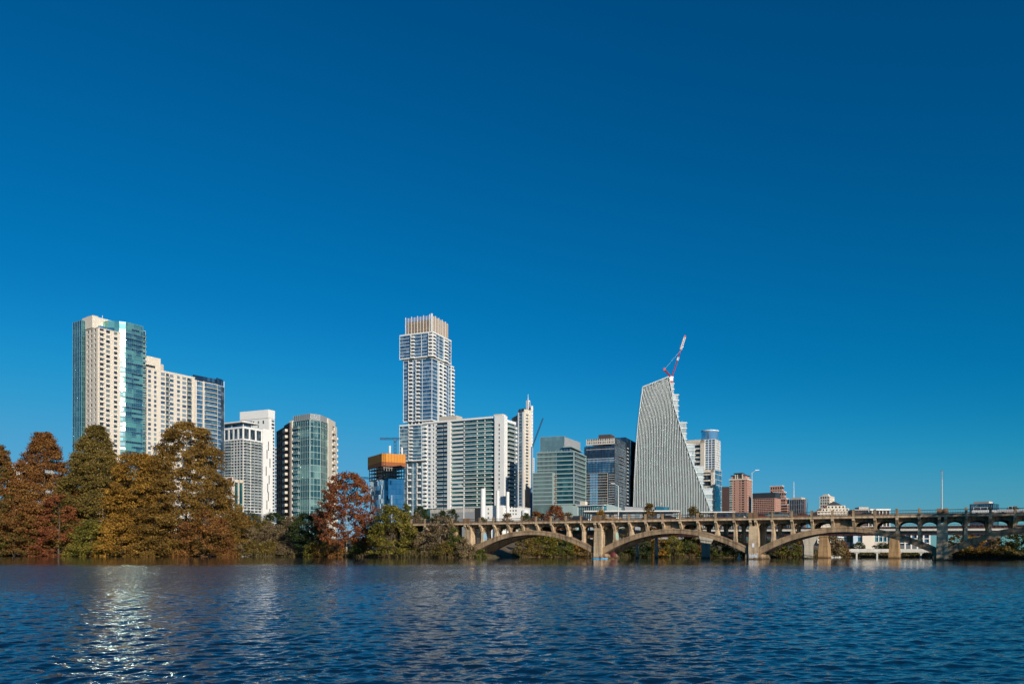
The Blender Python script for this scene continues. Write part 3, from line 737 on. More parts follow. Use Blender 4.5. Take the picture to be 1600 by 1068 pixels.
# ---- 1 tall cream and teal tower
b = B('residential_tower', 'tallest tower on the left, cream middle between teal glass sides', 153, 555, 57)
wr, wl = b.wR(187), b.wL(134); zt = b.z(511); nf = 45
b.box('core', dkglass, 0.01, wr, 0.01, wl, 0, zt-.5)
fR = Face((0, 0), (wr, 0)); fL = Face((0, wl), (0, 0))
b.punched(fR, 0, wr, 2, zt, nf, [(wr*.34, wr*.52), (wr*.70, wr*.86)], .22, .80, cream, wdark, .45)
b.punched(fL, 0, wl, 2, zt, nf, [(wl*.12, wl*.26), (wl*.42, wl*.56), (wl*.72, wl*.84)], .2, .8, cream, wdark, .45)
fh = (zt-2)/nf
b.balc(fR, .45, wr*.24, 2, zt, nf, 1.5, cream, cream, rh=1.0, first=12)
for i in range(14, nf): b.fbox('balcony_recess', dkglass, fR, .8, wr*.22, 2+i*fh+1.1, 2+i*fh+2.9, .44, .5)
b.box('roof', beige, -.5, wr+.3, -.5, wl, zt-.6, zt)
for x0_ in (1.5, wr*.4): b.box('roof_canopy', glint, x0_, x0_+4, .5, 3.5, zt, zt+1.6)
# right teal glass volume, with a sun-catching chamfered corner of balconies
g0, g1, g2 = wr+.6, b.wR(222), b.wR(228)
zr = b.z(501.5, g0)
ch = 3.2
b.part('glass_volume', tealg).prism([(g0+ch, -.6), (g1, -.6), (g1, 24), (g0-6, 24), (g0-6, 6), (g0-.4, 1.39)], 0, zr)
fT = Face((g0+ch, -.6), (g1, -.6))
b.bands(fT, 0, fT.L, 0, zr, 47, .22, tealline, .08)
for i in range(46):
    z_ = (i+.5)*zr/47+.3
    if i % 7 in (0, 1, 3, 6) or i > 40: b.fbox('vision_strip', navyg, fT, 0 if i % 3 else fT.L*.35, fT.L if i % 5 else fT.L*.8, z_-.2, z_+1.5, 0, .05); b.fins(fT, 0, fT.L, 0, zr, 9, .12, tealline, .06)
fC = Face((g0-.4, 1.39), (g0+ch, -.6))
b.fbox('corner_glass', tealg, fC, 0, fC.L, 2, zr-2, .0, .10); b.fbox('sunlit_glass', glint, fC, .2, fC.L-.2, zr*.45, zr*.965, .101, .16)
b.balc(fC, .1, fC.L-.1, 2, zr-4, 45, .8, gband, railgreen, rh=.6, first=10)
b.box('glass_end', tealg2, g1+.01, g2, 1.0, 22, 0, b.z(517, g2))
fE = Face((g1, 1.0), (g2, 1.0)); b.balc(fE, .1, fE.L, 2, b.z(519, g2), 44, 1.3, gband, railgreen, first=14)
b.bands(fE, 0, fE.L, 0, b.z(517, g2), 46, .3, cream, .1)
# left teal slab
y0, y1 = b.wL(127), b.wL(113); zs = b.z(500, 0, y0)
b.box('glass_volume', tealg2, .01, g0-7, y0, y1, 0, zs)
fS = Face((0, y1), (0, y0)); b.bands(fS, 0, fS.L, 0, zs, 46, .2, tealline, .08); b.fins(fS, 0, fS.L, 0, zs, 4, .16, gband, .1)
fS2 = Face((0, y0), (g0-7, y0)); b.bands(fS2, 0, fS2.L, 0, zs, 46, .2, tealline, .08); b.fins(fS2, 0, fS2.L, 0, zs, 8, .12, tealline, .08)
# roof screen posts and penthouse
b.box('penthouse', cream, 2.5, 17, y0-9, y0+4, zs-6, b.z(495, 5, 14)); b.box('penthouse', beige, 4, 8, y0-7, y0+2, b.z(495, 5, 14), b.z(493, 5, 14)+.3)
for i in range(9):
    b.box('antenna', dark, 1+i*2.1, 1.12+i*2.1, y0+3, y0+3.12, zs, zs+1.2+(i*7 % 3)*.6)
b.box('antenna', white, 12, 12.2, 16, 16.2, b.z(495,5,14), b.z(488,5,14))
b.done()

# ---- 2 long wing
b = B('residential_slab', 'long cream apartment block with stacked balconies joined right of the tallest left tower', 228, 587, 57)
wA, wB, wC = b.wR(303), b.wR(338), b.wR(351.5)
zt = b.z(575.5); nf = 38
b.box('core', dkglass, 0, wC-1, .01, 18, 0, zt-2)
f = Face((0, 0), (wA, 0))
cs_ = [(1.2,3.6),(6,8),(11.5,15.0)]+[(18.8,22.2),(25.0,27.6),(29.5,33.0),(35.2,37.8)]
cs_ = [(a, b_) for a, b_ in cs_ if b_ < wA-1]
b.punched(f, 0, wA, 2, zt, nf, cs_, .2, .8, cream, wblue, .45)
for (a0, a1) in [(15.4, 18.4), (33.4, min(wA-.3, 37))]:
    b.balc(f, a0, a1, 2, zt, nf, 1.6, cream, railglass, rh=1.0, first=14)
    for i in range(14, nf): b.fbox('balcony_recess', dkglass, f, a0+.3, a1-.3, 2+i*(zt-2)/nf+.4, 2+i*(zt-2)/nf+2.9, .44, .5)
f2 = Face((wA, 0), (wB, -1.2))
b.part('glass_volume', blueg).prism([(wA+.02, 0), (wB, -1.2), (wC, 1.5), (wC, 18), (wA+.02, 18)], 0, zt-1.5)
b.bands(f2, 0, f2.L, 2, zt-1.5, nf-1, .5, cream, .5)
for a0, a1 in ((.8, 3.0), (7.5, 8.6)): b.fbox('pier', cream, f2, a0-.4, a0+.8, 0, zt-1, 0, .9)
b.balc(f2, 9.5, f2.L-1.0, 2, zt-1.5, nf-1, 1.5, cream, railglass, first=12)
f3 = Face((wB, -1.2), (wC, 1.5)); b.bands(f3, 0, f3.L, 2, zt-1.5, nf-1, .3, white, .15); b.fbox('pier', white, f3, f3.L-.5, f3.L, 0, zt+3, 0, .3)
b.fbox('roof_screen', navyg, f2, f2.L*.0, f2.L, zt-1.5, zt+3.4, -2.0, -1.7); b.fbox('roof_screen', navyg, f3, 0, f3.L, zt-1.5, zt+4.4, -1.2, -.9)
b.box('parapet', cream, -.2, wA+.2, -.6, 1.0, zt, zt+1.0)
b.box('penthouse', cream, 0, 13.5, 3, 14, zt, b.z(557, 6, 3)); b.box('penthouse', beige, 13.6, 16, 3, 13, zt, b.z(569, 14, 3))
b.box('louvre', dark, 1.5, 9, 2.9, 3.0, zt+2.2, zt+4)
for i in range(12): b.box('antenna', dark, 18+i*3, 18.1+i*3, 2, 2.1, zt, zt+1.8)
b.done()

# ---- 3 tall white narrow tower behind
b = B('white_tower', 'plain white narrow tower rising highest behind the white balcony block', 419.6, 740, 66)
wl, wr = b.wL(375), b.wR(428.5); zt = b.z(640)
b.box('wall', white, 0, wr, 0, wl, 0, zt)
fL = Face((0, wl), (0, 0)); fR = Face((0, 0), (wr, 0))
b.fbox('cladding', white, fL, 0, fL.L, zt-7.5, zt+.3, 0, .5); b.fbox('cladding', white, fR, 0, wr, zt-7.5, zt+.3, 0, .5)
b.fbox('glazing', blueg, fL, 1.5, fL.L*.43, zt-22, zt-9, 0, .2)
b.punched(fR, wr*.35, wr, 10, zt-8, 36, [(wr*.45, wr*.95)], .15, .75, white, wdark, .3)
for i in range(10): b.fbox('slot_window', dkglass, fL, fL.L*.62+(i % 2)*4.5, fL.L*.62+(i % 2)*4.5+1.0, zt-16-i*6, zt-11-i*6, 0, .06)
for i in range(3): b.win(fL, fL.L*(.45+.17*i), fL.L*(.45+.17*i)+1.6, zt-12.5, zt-9.5, .06, wdark)
b.done()
# ---- 3b sliver of blue glass
b = B('blue_glass_building', 'narrow light blue glass building between the white slotted wall and the dark-sided tower', 427, 800, 40)
b.box('glazing', litsky, 0, b.wR(436), 0, 15, 0, b.z(699)); f = Face((0,0),(b.wR(436),0)); b.bands(f, 0, f.L, 0, b.z(699), 28, .5, white, .2)
b.done()
# ---- 4 white balcony block with slotted wall
b = B('white_balcony_block', 'white apartment block with curved oversailing roof and a tall blank wall of thin slots', 379.5, 690, 60)
wl, wr, ww = b.wL(343), b.wR(408.5), b.wR(424); zt = b.z(673)
b.box('core', dkglass, .01, wr, .01, wl, 0, zt+4)
fL = Face((0, wl), (0, 0)); fR = Face((0, 0), (wr, 0)); nf = 25; z0 = b.z(800)
for f, n in ((fL, 8), (fR, 5)):
    b.bands(f, 0, f.L, z0, zt-7, nf, .75, offw, .35); b.fins(f, 0, f.L, z0, zt-7, n, .5, offw, .36, 'pier')
    b.fbox('cladding', white, f, 0, f.L, zt-7.6, zt-6.4, 0, .6); b.fbox('cladding', white, f, 0, f.L, zt+2.4, zt+4, 0, .6)
    b.fins(f, 0, f.L, zt-7, zt+3, n//2+1, 1.6, white, .4, 'pier')
b.balc(fR, wr*.42, wr-.3, z0, zt-7, nf, 1.6, white, railglass, first=2)
b.balc(fR, 1.5, wr*.28, z0, zt-7, nf, 1.6, white, railglass, first=2)
b.balc(fL, fL.L*.25, fL.L*.55, z0, zt-7, nf, 1.5, white, railglass, first=6)
b.box('slotted_wall', white, wr+.02, ww, -1.5, 6, 0, b.z(672, ww))
fW = Face((wr, -1.5), (ww, -1.5))
for i in range(11):
    a = fW.L*(.30 if i % 2 else .52)+ (i % 3)*.9; z_ = zt-6-i*7.5
    b.fbox('slot_window', darkbr, fW, a, a+.9, z_-8, z_, 0, .05)
b.part('roof', white).prism([(-3.2, -2.5), (wr*.5, -3.8), (wr*.8, -1.5), (wr*.75, 8), (2, wl+1), (-3.5, wl+1)], zt+7.2, zt+8.2)
for x_, y_ in ((0.5, .5), (0.5, wl*.5), (wr*.45, .3)): b.box('roof_column', white, x_, x_+.5, y_, y_+.5, zt+4, zt+7.2)
b.box('penthouse', blueg, 2, wr*.5, 2, wl, zt+4, zt+7.0)
b.done()
# ---- 5 low tan building in front
b = B('low_tan_building', 'low tan building with teal glass corner beside the big orange brown tree', 364, 430, 62)
wl, wr = b.wL(330), b.wR(380); zt = b.z(744)
b.box('core', tealg2, 0, wr, 0, wl, 0, zt-1.5); fL = Face((0, wl), (0, 0)); fR = Face((0, 0), (wr, 0))
b.punched(fL, 0, fL.L, 4, zt, 6, cols(0, fL.L, 4, 1.9), .2, .8, cream, wblue, .4)
b.fbox('sign_band', brownb, fL, fL.L-3.4, fL.L-.4, zt-2.4, zt-.6, .4, .5)
b.fins(fR, .3, wr-.3, 0, zt-1.5, 2, .7, cream, .5, 'pier'); b.fbox('cladding', cream, fR, 0, wr, zt-3, zt-1.4, 0, .5)
b.bands(fR, 0, wr, 4, zt-3, 3, .3, gband, .1)
b.done()

condog = glass('condo_glass', (.045, .13, .14), (.30, .46, .38), .32, 3.1, 3.5, metal=.55)
officeg = glass('office_glass', (.02, .085, .105), (.09, .22, .22), .35, 1.8, 3.6, metal=.6)
# ---- 6 round-fronted condominium tower with dark left side
b = B('curved_glass_tower', 'tower with curved green glass front, grey crown, and brown shaded left side', 457, 408, 0)
pl = [(434.5, 436), (457, 408), (484, 400), (500, 404), (511.5, 413), (524.5, 428), (524, 450), (440, 470)]
P = [b.loc(*p) for p in pl]; zt = b.z(659, *P[1]); zc = b.z(645.5, *P[2]); z0 = 3; nf = 20
b.part('core', dkglass).prism([P[0], P[1], P[2], P[3], P[4], P[5], P[6], P[7]], 0, zt-1)
fs = [Face(P[i], P[i+1]) for i in range(5)]
# left face: brown stepped bays with balconies, wall colour darkened for shade
f = fs[0]
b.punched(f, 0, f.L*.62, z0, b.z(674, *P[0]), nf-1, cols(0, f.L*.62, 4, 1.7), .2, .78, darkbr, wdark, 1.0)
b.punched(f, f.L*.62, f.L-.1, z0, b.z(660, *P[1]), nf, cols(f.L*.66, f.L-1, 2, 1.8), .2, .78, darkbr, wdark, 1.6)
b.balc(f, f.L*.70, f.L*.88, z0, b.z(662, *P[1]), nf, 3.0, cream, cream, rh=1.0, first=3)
b.fbox('pier', cream, fs[1], -1.6, .5, 0, b.z(657, *P[1]), -2, .8)
for f in (fs[1], fs[2], fs[3]):
    b.fbox('glazing', condog, f, 0, f.L, 0, zt-.5, 0, .3); b.fins(f, 0, f.L, 0, zt-.5, max(2, int(f.L/1.6)), .16, gband, .42)
    b.bands(f, 0, f.L, z0, zt, nf, .28, gband, .4)
b.balc(fs[1], 2.4, 6.0, z0, zt-.5, nf, 1.7, gband, railglass, first=4)
b.part('crown', greyp).prism([(P[1][0]+.3, P[1][1]+.2), P[2], P[3], P[4], (P[4][0]+1, P[4][1]+12), (P[1][0]+3, P[1][1]+20)], zt-.4, zc)
b.fins(fs[1], .5, fs[1].L, zt, zc+.1, 8, .12, gband, .1, 'crown_rib'); b.fins(fs[2], 0, fs[2].L, zt, zc+.05, 5, .12, gband, .1, 'crown_rib')
f = fs[4]; z4 = b.z(657, *P[4])
b.punched(f, -.6, f.L, z0, z4-1, nf, [(f.L*.45, f.L*.72)], .18, .8, cream, wdark, .6)
b.balc(f, f.L*.40, f.L*.78, z0, z4-2, nf, 1.2, cream, cream, rh=.9, first=4)
b.fbox('cladding', cream, f, -.6, f.L*.8, z4-1, z4+1.2, -1, .6)
f = Face(P[5], P[6]); b.punched(f, 0, f.L, z0, z4-3, nf, cols(0, f.L, 4, 1.6), .2, .8, cream, wdark, .4)
b.balc(f, 2, 5, z0, z4-4, nf, 1.2, cream, cream, rh=.9, first=4)
b.done()

# ---- 7 tower under construction
b = B('tower_under_construction', 'unfinished tower with orange safety screens round its top floors', 600, 620, 30)
orange = paint('orange_screen', (.60, .23, .02), .7, .22, .6); rustnet = paint('rust_net', (.30, .09, .025), .8, .3, .8); rawc = paint('raw_concrete', (.34, .30, .26), .9, .1, .5)
wl, wr = b.wL(577.5), b.wR(631); z1, z2, z3 = b.z(747), b.z(727), b.z(708)
b.part('glazing', litsky).prism([(1.5, 0), (wr, 0), (wr, wl), (0, wl), (0, 1.5)], 0, z1)
f = Face((0, 1.5), (1.5, 0)); b.fbox('corner_strip', navyg, Face((0, 0), (wr, 0)), .9, 3.4, 0, z1, 0, .15)
for f in (Face((0, wl), (0, 0)), Face((0, 0), (wr, 0))): b.bands(f, 0, f.L, 4, z1, 14, .12, gband, .05); b.fins(f, 0, f.L, 2, z1, int(f.L/3), .1, gband, .05)
n = 4; fh = (z2+1-z1)/n
for i in range(n+1): b.box('floor_slab', rawc, -1.0, wr+.5, -.8, wl, z1+i*fh, z1+i*fh+.4)
for i in range(9):
    a = wr*i/8
    b.box('column', rawc, a-.25, a+.25, 0, .5, z1, z2)
for i in range(7): a = wl*i/6; b.box('column', rawc, -.3, .2, a, a+.5, z1, z2)
b.box('core', rawc, 5, wr-4, 5, wl-3, z1, z2)
ft = [Face((-1.6, wl), (-1.6, 1)), Face((-1.6, 1), (.8, -1.3)), Face((.8, -1.3), (wr+.8, -1.3)), Face((wr+.8, -1.3), (wr+.8, wl))]
for f in ft:
    b.fbox('safety_screen', orange, f, 0, f.L, z2, z3, -.12, 0)
    b.fbox('screen_band', rustnet, f, 0, f.L, z2+.1, z2+2.9, 0, .08)
    k = max(2, int(f.L/2.2)); b.fins(f, 0, f.L, z2-1, z3+.8, k, .12, brownb, .1, 'screen_post')
    b.fbox('debris_net', brownb, f, 0, f.L, z2-.6, z2-.1, 0, .2)
b.box('deck', rawc, -1, wr, -.5, wl, z2+3, z2+3.4)
for i in range(16): b.box('rebar', brownb, .5+i*1.6, .62+i*1.6, 2+(i % 3)*3, 2.12+(i % 3)*3, z3-1, z3+1.4)
b.part('hoist_mast', white).tube((7, 6, z3-3), (7, 6, b.z(696, 7, 6)), .8, .8, 8)
b.part('hoist_mast', white).tube((18, 8, z3-3), (18, 8, b.z(699, 18, 8)), .8, .8, 8)
b.box('hoist_platform', dark, -2.6, -.2, 0, 4, z1-1, z1+1.5)
b.done()
cblue = paint('crane_blue', (.04, .16, .30), .5, .1, 1)
def lattice(mb, a, b_, r, n, t=.12):
    a, b_ = Vector(a), Vector(b_); d = (b_-a).normalized(); u = d.cross(Vector((0, 1, 0)) if abs(d.y) < .8 else Vector((1, 0, 0))).normalized(); w_ = d.cross(u)
    cs4 = [u*r+w_*r, u*-r+w_*r, u*-r-w_*r, u*r-w_*r]
    for c_ in cs4: mb.tube(a+c_, b_+c_, t, k=4)
    for i in range(n):
        p, q_ = a+(b_-a)*(i/n), a+(b_-a)*((i+1)/n)
        for j in range(4): mb.tube(p+cs4[j], q_+cs4[(j+1) % 4], t*.6, k=4)
D = 640; e = empty('tower_crane', (X(617.3, D), D, 0), 0, 'blue tower crane with flat jib behind the unfinished orange tower', 'crane', 'construction cranes')
zj = Zp(617, 685, D)
mb = MB(); lattice(mb, (0,0,40), (0,0,zj+1), .9, 20, .25); mb.build('mast', cblue, e)
mb = MB(); lattice(mb, (-12.2,0,zj), (3.5,0,zj), .6, 12, .2); mb.box(-12.4,-8,-.5,.5,zj-.8,zj+.9); mb.build('jib', cblue, e)
mb = MB(); mb.box(-1.2,1.2,-1,1,zj-2.2,zj-.2); mb.build('cab', cblue, e)
D = 700; e = empty('tower_crane', (X(579, D), D, 0), 0, 'small crane arm peeking out left of the unfinished orange tower', 'crane', 'construction cranes')
zj = Zp(575, 746, D); mb = MB(); lattice(mb, (-9,0,zj+.2), (2,0,zj-.6), .6, 8, .2); mb.build('jib', cblue, e); mb = MB(); lattice(mb, (1,0,0), (1,0,zj), .7, 12, .2); mb.build('mast', cblue, e)

# ---- 8 tall stacked white and blue tower
b = B('stacked_tower', 'tallest tower at centre, white and blue stacked blocks under a crown of vertical fins', 675, 705, 66)
finm = paint('bronze_fin', (.42, .30, .20), .6, .1, .5); crownw = paint('crown_brown', (.32, .22, .15), .8, .1, .5)
def block(lx, rx, xo, yo, zb, zt, nf, bcR, bcL, thin=1.0):
    """block whose near corner stands at local (xo,yo); lx, rx = sight lines of its far edges"""
    wl, wr = b.wL(lx, xo), b.wR(rx, yo)
    b.box('core', blueg, xo+.01, wr, yo+.01, wl, zb, zt)
    fL, fR = Face((xo, wl), (xo, yo)), Face((xo, yo), (wr, yo))
    for f in (fL, fR):
        b.bands(f, 0, f.L, zb, zt, nf, (.36*thin), white, .25*thin); b.fins(f, 0, f.L, zb, zt, max(2, int(f.L/9)), .25, white, .26)
    b.fbox('slab_edge', white, fL, 0, fL.L+.5, zb-.5, zb+.5, 0, .6); b.fbox('slab_edge', white, fR, -.5, fR.L, zb-.5, zb+.5, 0, .6)
    b.fbox('slab_edge', white, fL, 0, fL.L+.5, zt-.5, zt+.7, 0, .6); b.fbox('slab_edge', white, fR, -.5, fR.L, zt-.5, zt+.7, 0, .6)
    for f, lst in ((fR, bcR), (fL, bcL)):
        for (u0, u1) in lst:
            b.fbox('balcony_back', dkglass, f, u0*f.L, u1*f.L, zb+.5, zt-.5, 0, .34)
            b.balc(f, u0*f.L, u1*f.L, zb, zt, nf, 1.6, white, white, rh=1.1, first=0)
            b.fbox('pier', white, f, u0*f.L-.5, u0*f.L, zb, zt, 0, .9)
    return wl, wr
zA1, zA0 = b.z(518.5), b.z(557.5)
block(624, 704, 0, 0, zA0+1, zA1, 7, [(-.0, .12), (.60, .78)], [(.36, .46), (.90, .995)])
zB0 = b.z(655)
block(630, 708, 1.8, 1.5, zB0, zA0-.2, 16, [(.30, .42), (.50, .60), (.88, .99)], [(.20, .32), (.46, .58)])
b.box('slab_edge', white, b.wR(704), b.wR(708.4, 1.5), .6, 14, b.z(572, 20, 0), b.z(570, 20, 0))
b.box('recessed_floor', dkglass, 3, 24, 3, 26, zB0-4, zB0); 
for i in range(7): b.box('column', white, 2.4, 3.2, 4+i*3.6, 4.8+i*3.6, zB0-4, zB0)
zC0, zD = b.z(718), zB0-4
block(624, 712, -1.5, -1.5, zC0, zD, 10, [(.2, .3), (.6, .7)], [(.30, .40)])
block(631, 712, 1.5, 1.5, 4, zC0-.6, 14, [(.2, .3)], [(.15, .27), (.5, .62)], .45)
# crown of fins
zc0, zc1 = zA1+.6, b.z(490.5, 1.5, 1.5); wl, wr = b.wL(633.5, 2), b.wR(699.5, 2)
b.box('crown_wall', crownw, 2.6, wr-.5, 2.6, wl-.5, zc0, zc1-6.5); b.box('crown_wall', dkglass, 3.2, wr-1, 3.2, wl-1, zc1-6.5, zc1-4)
fL, fR = Face((2, wl), (2, 2)), Face((2, 2), (wr, 2))
for f in (fL, fR):
    for i in range(int(f.L/1.55)+1): b.fbox('crown_fin', white if i % 4 == 0 else (finm if i % 2 else offw), f, i*1.55-.16, i*1.55+.16, zc0, zc1-(.0 if i % 4 == 0 else .9), 0, .7)
    b.fbox('crown_rail', finm, f, 0, f.L, zc0+3, zc0+3.5, -.1, .3); b.fbox('crown_rail', finm, f, 0, f.L, zc1-6.4, zc1-6.0, -.1, .3)
b.box('corner_post', white, 1.2, 2.4, 1.2, 2.4, zc0, zc1+.6)
b.done(80, 100)

# ---- 9 broad white balcony block
b = B('white_slab_block', 'broad white block of wide glass balconies in front of the stacked tower', 789, 520, 63)
wl, wr = b.wL(661), b.wR(806); zt = b.z(651); z0 = b.z(791); nf = 21
yA = b.wL(771.5)   # gap between the white pier block and the balcony front
b.box('core', greeng, 1.0, wr, yA, wl, 0, zt-1.5); b.box('core', greeng, 1.0, wr, 2, yA, 0, zt-3)
b.box('stair_tower', white, -1.5, 3, 0, b.wL(774), 0, b.z(649))
fS = Face((-1.5, b.wL(774)), (-1.5, 0))
for i in range(24): b.win(fS, fS.L*.45, fS.L*.45+.7, zt-6-i*2.7, zt-4.6-i*2.7, .05, wdark)
b.box('stair_tower', white, 3, wr, 0, 1.2, zt-3, zt-1.2)
fL = Face((0, wl), (0, yA)); L_ = fL.L; fh = (zt-z0)/nf
A = lambda px: L_-(b.wL(px)-yA)
# wide balconies: full-width slab edge with solid and glass balustrade runs
a0, a1 = A(705), A(770.5)
b.fbox('glazing', greeng, fL, a0, a1, 0, zt, -.9, -.35)
for i in range(nf+1):
    z_ = z0+i*fh; wide = i in (3, 7, 12, 17, 21)
    mb = b.part('slab_edge', white)
    b.fbox('slab_edge', white, fL, a0-.5, a1-.6, z_-.22, z_+(.55 if wide else .15), -.9, .9)
for i in range(nf):
    z_ = z0+i*fh
    for (u0, u1, mt) in ((0, .31, offw), (.31, .62, railglass), (.62, 1, railgreen)):
        if i % 5 == 3 and mt is offw: mt = cream
        mb = MB(); ln = (a1-.9-a0)*(u1-u0)-.05; mb.box(0, ln, -.92, -.84, .151, 1.0); me = mb.mesh('balustrade', mt)
        b.bals.append((me, fL, a0+(a1-.9-a0)*u0, z_, mb))
for u in (.31, .62, .80): b.fbox('pier', white, fL, a0+(a1-a0)*u-.3, a0+(a1-a0)*u+.3, 0, zt-.3, -.6, .1)
mb = b.part('slab_edge', white)
for i in range(nf+1): # rounded corner
    z_ = z0+i*fh
    c0 = fL.pt(a1-.6, 0, 0); mb.lathe([(.9, z_-.22), (.9, z_+.5 if i in (3, 7, 12, 17, 21) else z_+.15)], c0[0], c0[1], 12)
b.fbox('pier', white, fL, A(700), A(705), 0, zt+.5, -.6, 1.2)
b.fbox('cladding', white, fL, A(661), a1, zt-.3, zt+.9, -.6, 1.25)
# recess with balconies
r0, r1 = A(682), A(700)
b.fbox('glazing', navyg, fL, r0, r1, 0, zt-.4, -.9, -.5); b.balc(fL, r0+.5, (r0+r1)/2+.6, z0, zt, nf, 1.2, offw, railglass, rh=1.0); b.balc(fL, (r0+r1)/2+1.6, r1-.2, z0, zt, nf, 1.0, offw, railglass, rh=1.0)
# left white bay with a column of small windows and white balconies
w0, w1 = A(661), A(682)
b.punched(fL, w0+3.2, r0, z0, zt-.3, nf, [(w0+4.0, w0+6.4), (w0+(w1-w0)*.72, w0+(w1-w0)*.72+1.2)], .2, .8, white, wblue, .6)
b.balc(fL, w0+.2, w0+3.1, z0, zt, nf, 1.6, white, white, rh=1.1)
b.fbox('wall', white, fL, w0+8.0, w0+(w1-w0)*.72-.0, 0, zt, .6, .7)
fR = Face((3, 0), (wr, 0)); b.fbox('glazing', greeng, fR, 0, fR.L, 0, zt-3.2, -1.9, -1.2)
b.bands(fR, 0, fR.L, z0, zt-3, nf-1, .3, offw, .1)
b.balc(fR, .3, fR.L*.72, z0, zt-3, nf-1, 1.5, offw, railglass, rh=1.0)
b.balc(fR, fR.L*.78, fR.L, z0, zt-3, nf-1, 1.0, white, white, rh=1.0)
yp = b.wL(708); b.box('penthouse', beige, 4, 12, yp, yp+14, zt, b.z(648.5, 4, yp))
b.box('penthouse', cream, -1, 4, 1.5, 8, b.z(649), b.z(649)+1.2)
# podium
b.box('podium', whitec, -12, 0, b.wL(741, -12), b.wL(672, -12), 0, b.z(794, -12, 20)); fP = Face((-12, b.wL(672, -12)), (-12, b.wL(741, -12)))
b.fbox('podium_glazing', greyp, fP, 0, fP.L, 2, b.z(794, -12, 20)-2.2, 0, .1); b.box('podium', dark, -11.9, 0, b.wL(757, -12), b.wL(741.5, -12), 0, b.z(793, -12, 5))
b.done(100, 100)

# ---- Seaholm-like white power house with three stacks
b = B('power_house', 'low white industrial building with small square windows below the white block', 812, 440, 72)
wl = b.wL(763); zt = b.z(789.5)
b.box('wall', white, 0, 20, 0, b.wL(786), 0, b.z(792)); b.box('wall', white, -4, 20, b.wL(786, -4)+.02, b.wL(758, -4), 0, b.z(789, -4, 10))
f = Face((0, b.wL(786)), (0, 0)); f2 = Face((-4, b.wL(758, -4)), (-4, b.wL(786, -4)))
for i in range(5):
    for j in range(3): b.win(f, .8+i*1.6, 1.5+i*1.6, b.z(798)+j*1.9-2, b.z(798)+j*1.9-1.1, .05, wdark)
for i in range(2):
    for j in range(3): b.win(f2, 1.5+i*5.5, 2.3+i*5.5, b.z(796)-j*2.4, b.z(796)-j*2.4+1.0, .05, wdark)
b.box('parapet', offw, -.2, 20.2, -.2, .3, b.z(792), b.z(792)+.5)
b.done()
for px, top, r_, lab in ((754.5, 763, 1.4, 'leftmost and thickest of the three plain white chimney stacks'), (777.5, 766, .95, 'middle one of the three plain white chimney stacks'), (793, 768, .92, 'rightmost of the three plain white chimney stacks')):
    D = 428; zt = Zp(px, top, D); mb = MB(); mb.lathe([(r_*1.03, 0), (r_, zt*.5), (r_*.97, zt), (r_*.80, zt-.05), (r_*.8, zt-1.0)], 0, 0, 24)
    o = mb.build('chimney_stack', white, None, (X(px, D), D, 0), smooth=False); tag(o, lab, 'chimney', 'three white smokestacks')
D = 400; mb = MB(); zt = Zp(820, 796.5, D); mb.lathe([(1.9, 0), (1.9, zt-.6), (1.2, zt)], 0, 0, 18)
tag(mb.build('storage_tank', white, None, (X(820, D), D, 0)), 'small white round tank top right of the power house', 'tank')

# ---- 10 slender tower with mast and sloping top
b = B('spired_tower', 'slender cream and blue tower with sloping roof and thin spire', 818.5, 640, 50)
wl, wr = b.wL(799), b.wR(831)
zl, zr, z0 = b.z(649, 0, wl), b.z(636, wr, 0), 0
zc_ = b.z(643)
b.part('core', dkglass).prism([(0.02, 0.02), (wr, 0.02), (wr, 14), (4, wl), (0.02, wl)], 0, [zc_, zr, zr, zl-4, zl-2])
fL, fR = Face((0, wl), (0, 0)), Face((0, 0), (wr, 0)); nf = 44
b.punched(fR, 0, wr*.80, 2, zc_-1, nf, [(wr*.18, wr*.5)], .2, .75, cream, wdark, .4)
b.fbox('wall', cream, fR, 0, wr*.8, zc_-1, zc_+2.2, -.4, .4); b.fbox('pier', white, fR, wr*.80, wr, 0, zr+1, 0, .9)
for i in range(nf): b.fbox('pier_joint', greyp, fR, wr*.86, wr*.94, 3+i*2.6, 4.1+i*2.6, .9, .95)
b.fbox('pier', white, fL, fL.L*.52, fL.L*.60, 0, zc_, 0, .5); b.fbox('pier', white, fL, fL.L*.86, fL.L*1.0, 0, zc_, 0, .5)
b.fbox('glazing', blueg, fL, fL.L*.60, fL.L*.86, 0, zc_-.6, 0, .3); b.bands(fL, fL.L*.6, fL.L*.86, 0, zc_-1, nf, .25, white, .35)
b.fbox('glazing', blueg, fL, .2, fL.L*.5, 0, zl-5, 0, .12); b.balc(fL, .3, fL.L*.30, 4, zl-6, nf-3, 1.1, white, railglass, rh=1.0)
zm = b.z(625, wr-2, 2); zs = b.z(615, wr-2, 2)
sx = b.wR(825, 3)
b.box('spire', white, sx-1.2, sx+1.2, 2, 4.4, zr-6, zm); b.box('spire', navyg, sx-.5, sx+.5, 1.9, 1.99, zm-7, zm-1); b.part('spire', white).tube((sx, 3.2, zm), (sx, 3.2, zs), .38, .12, 6)
b.done(80, 80)
# dark crane boom
D = 560; e = empty('crane_boom', (X(830.5, D), D, 0), 0, 'dark slanted crane boom against the sky right of the spired tower', 'crane', 'construction cranes')
mb = MB(); z_a, z_b = Zp(830, 700, D), Zp(848, 653, D); lattice(mb, (0, 0, z_a), (X(848, D)-X(830.5, D), 0, z_b), .35, 14, .16); mb.build('boom', paint('crane_dark', (.03, .06, .10), .5, .1, 1), e)
mb = MB(); mb.box(-.6, .6, -.6, .6, 0, z_a+1); mb.build('mast', cblue, e)
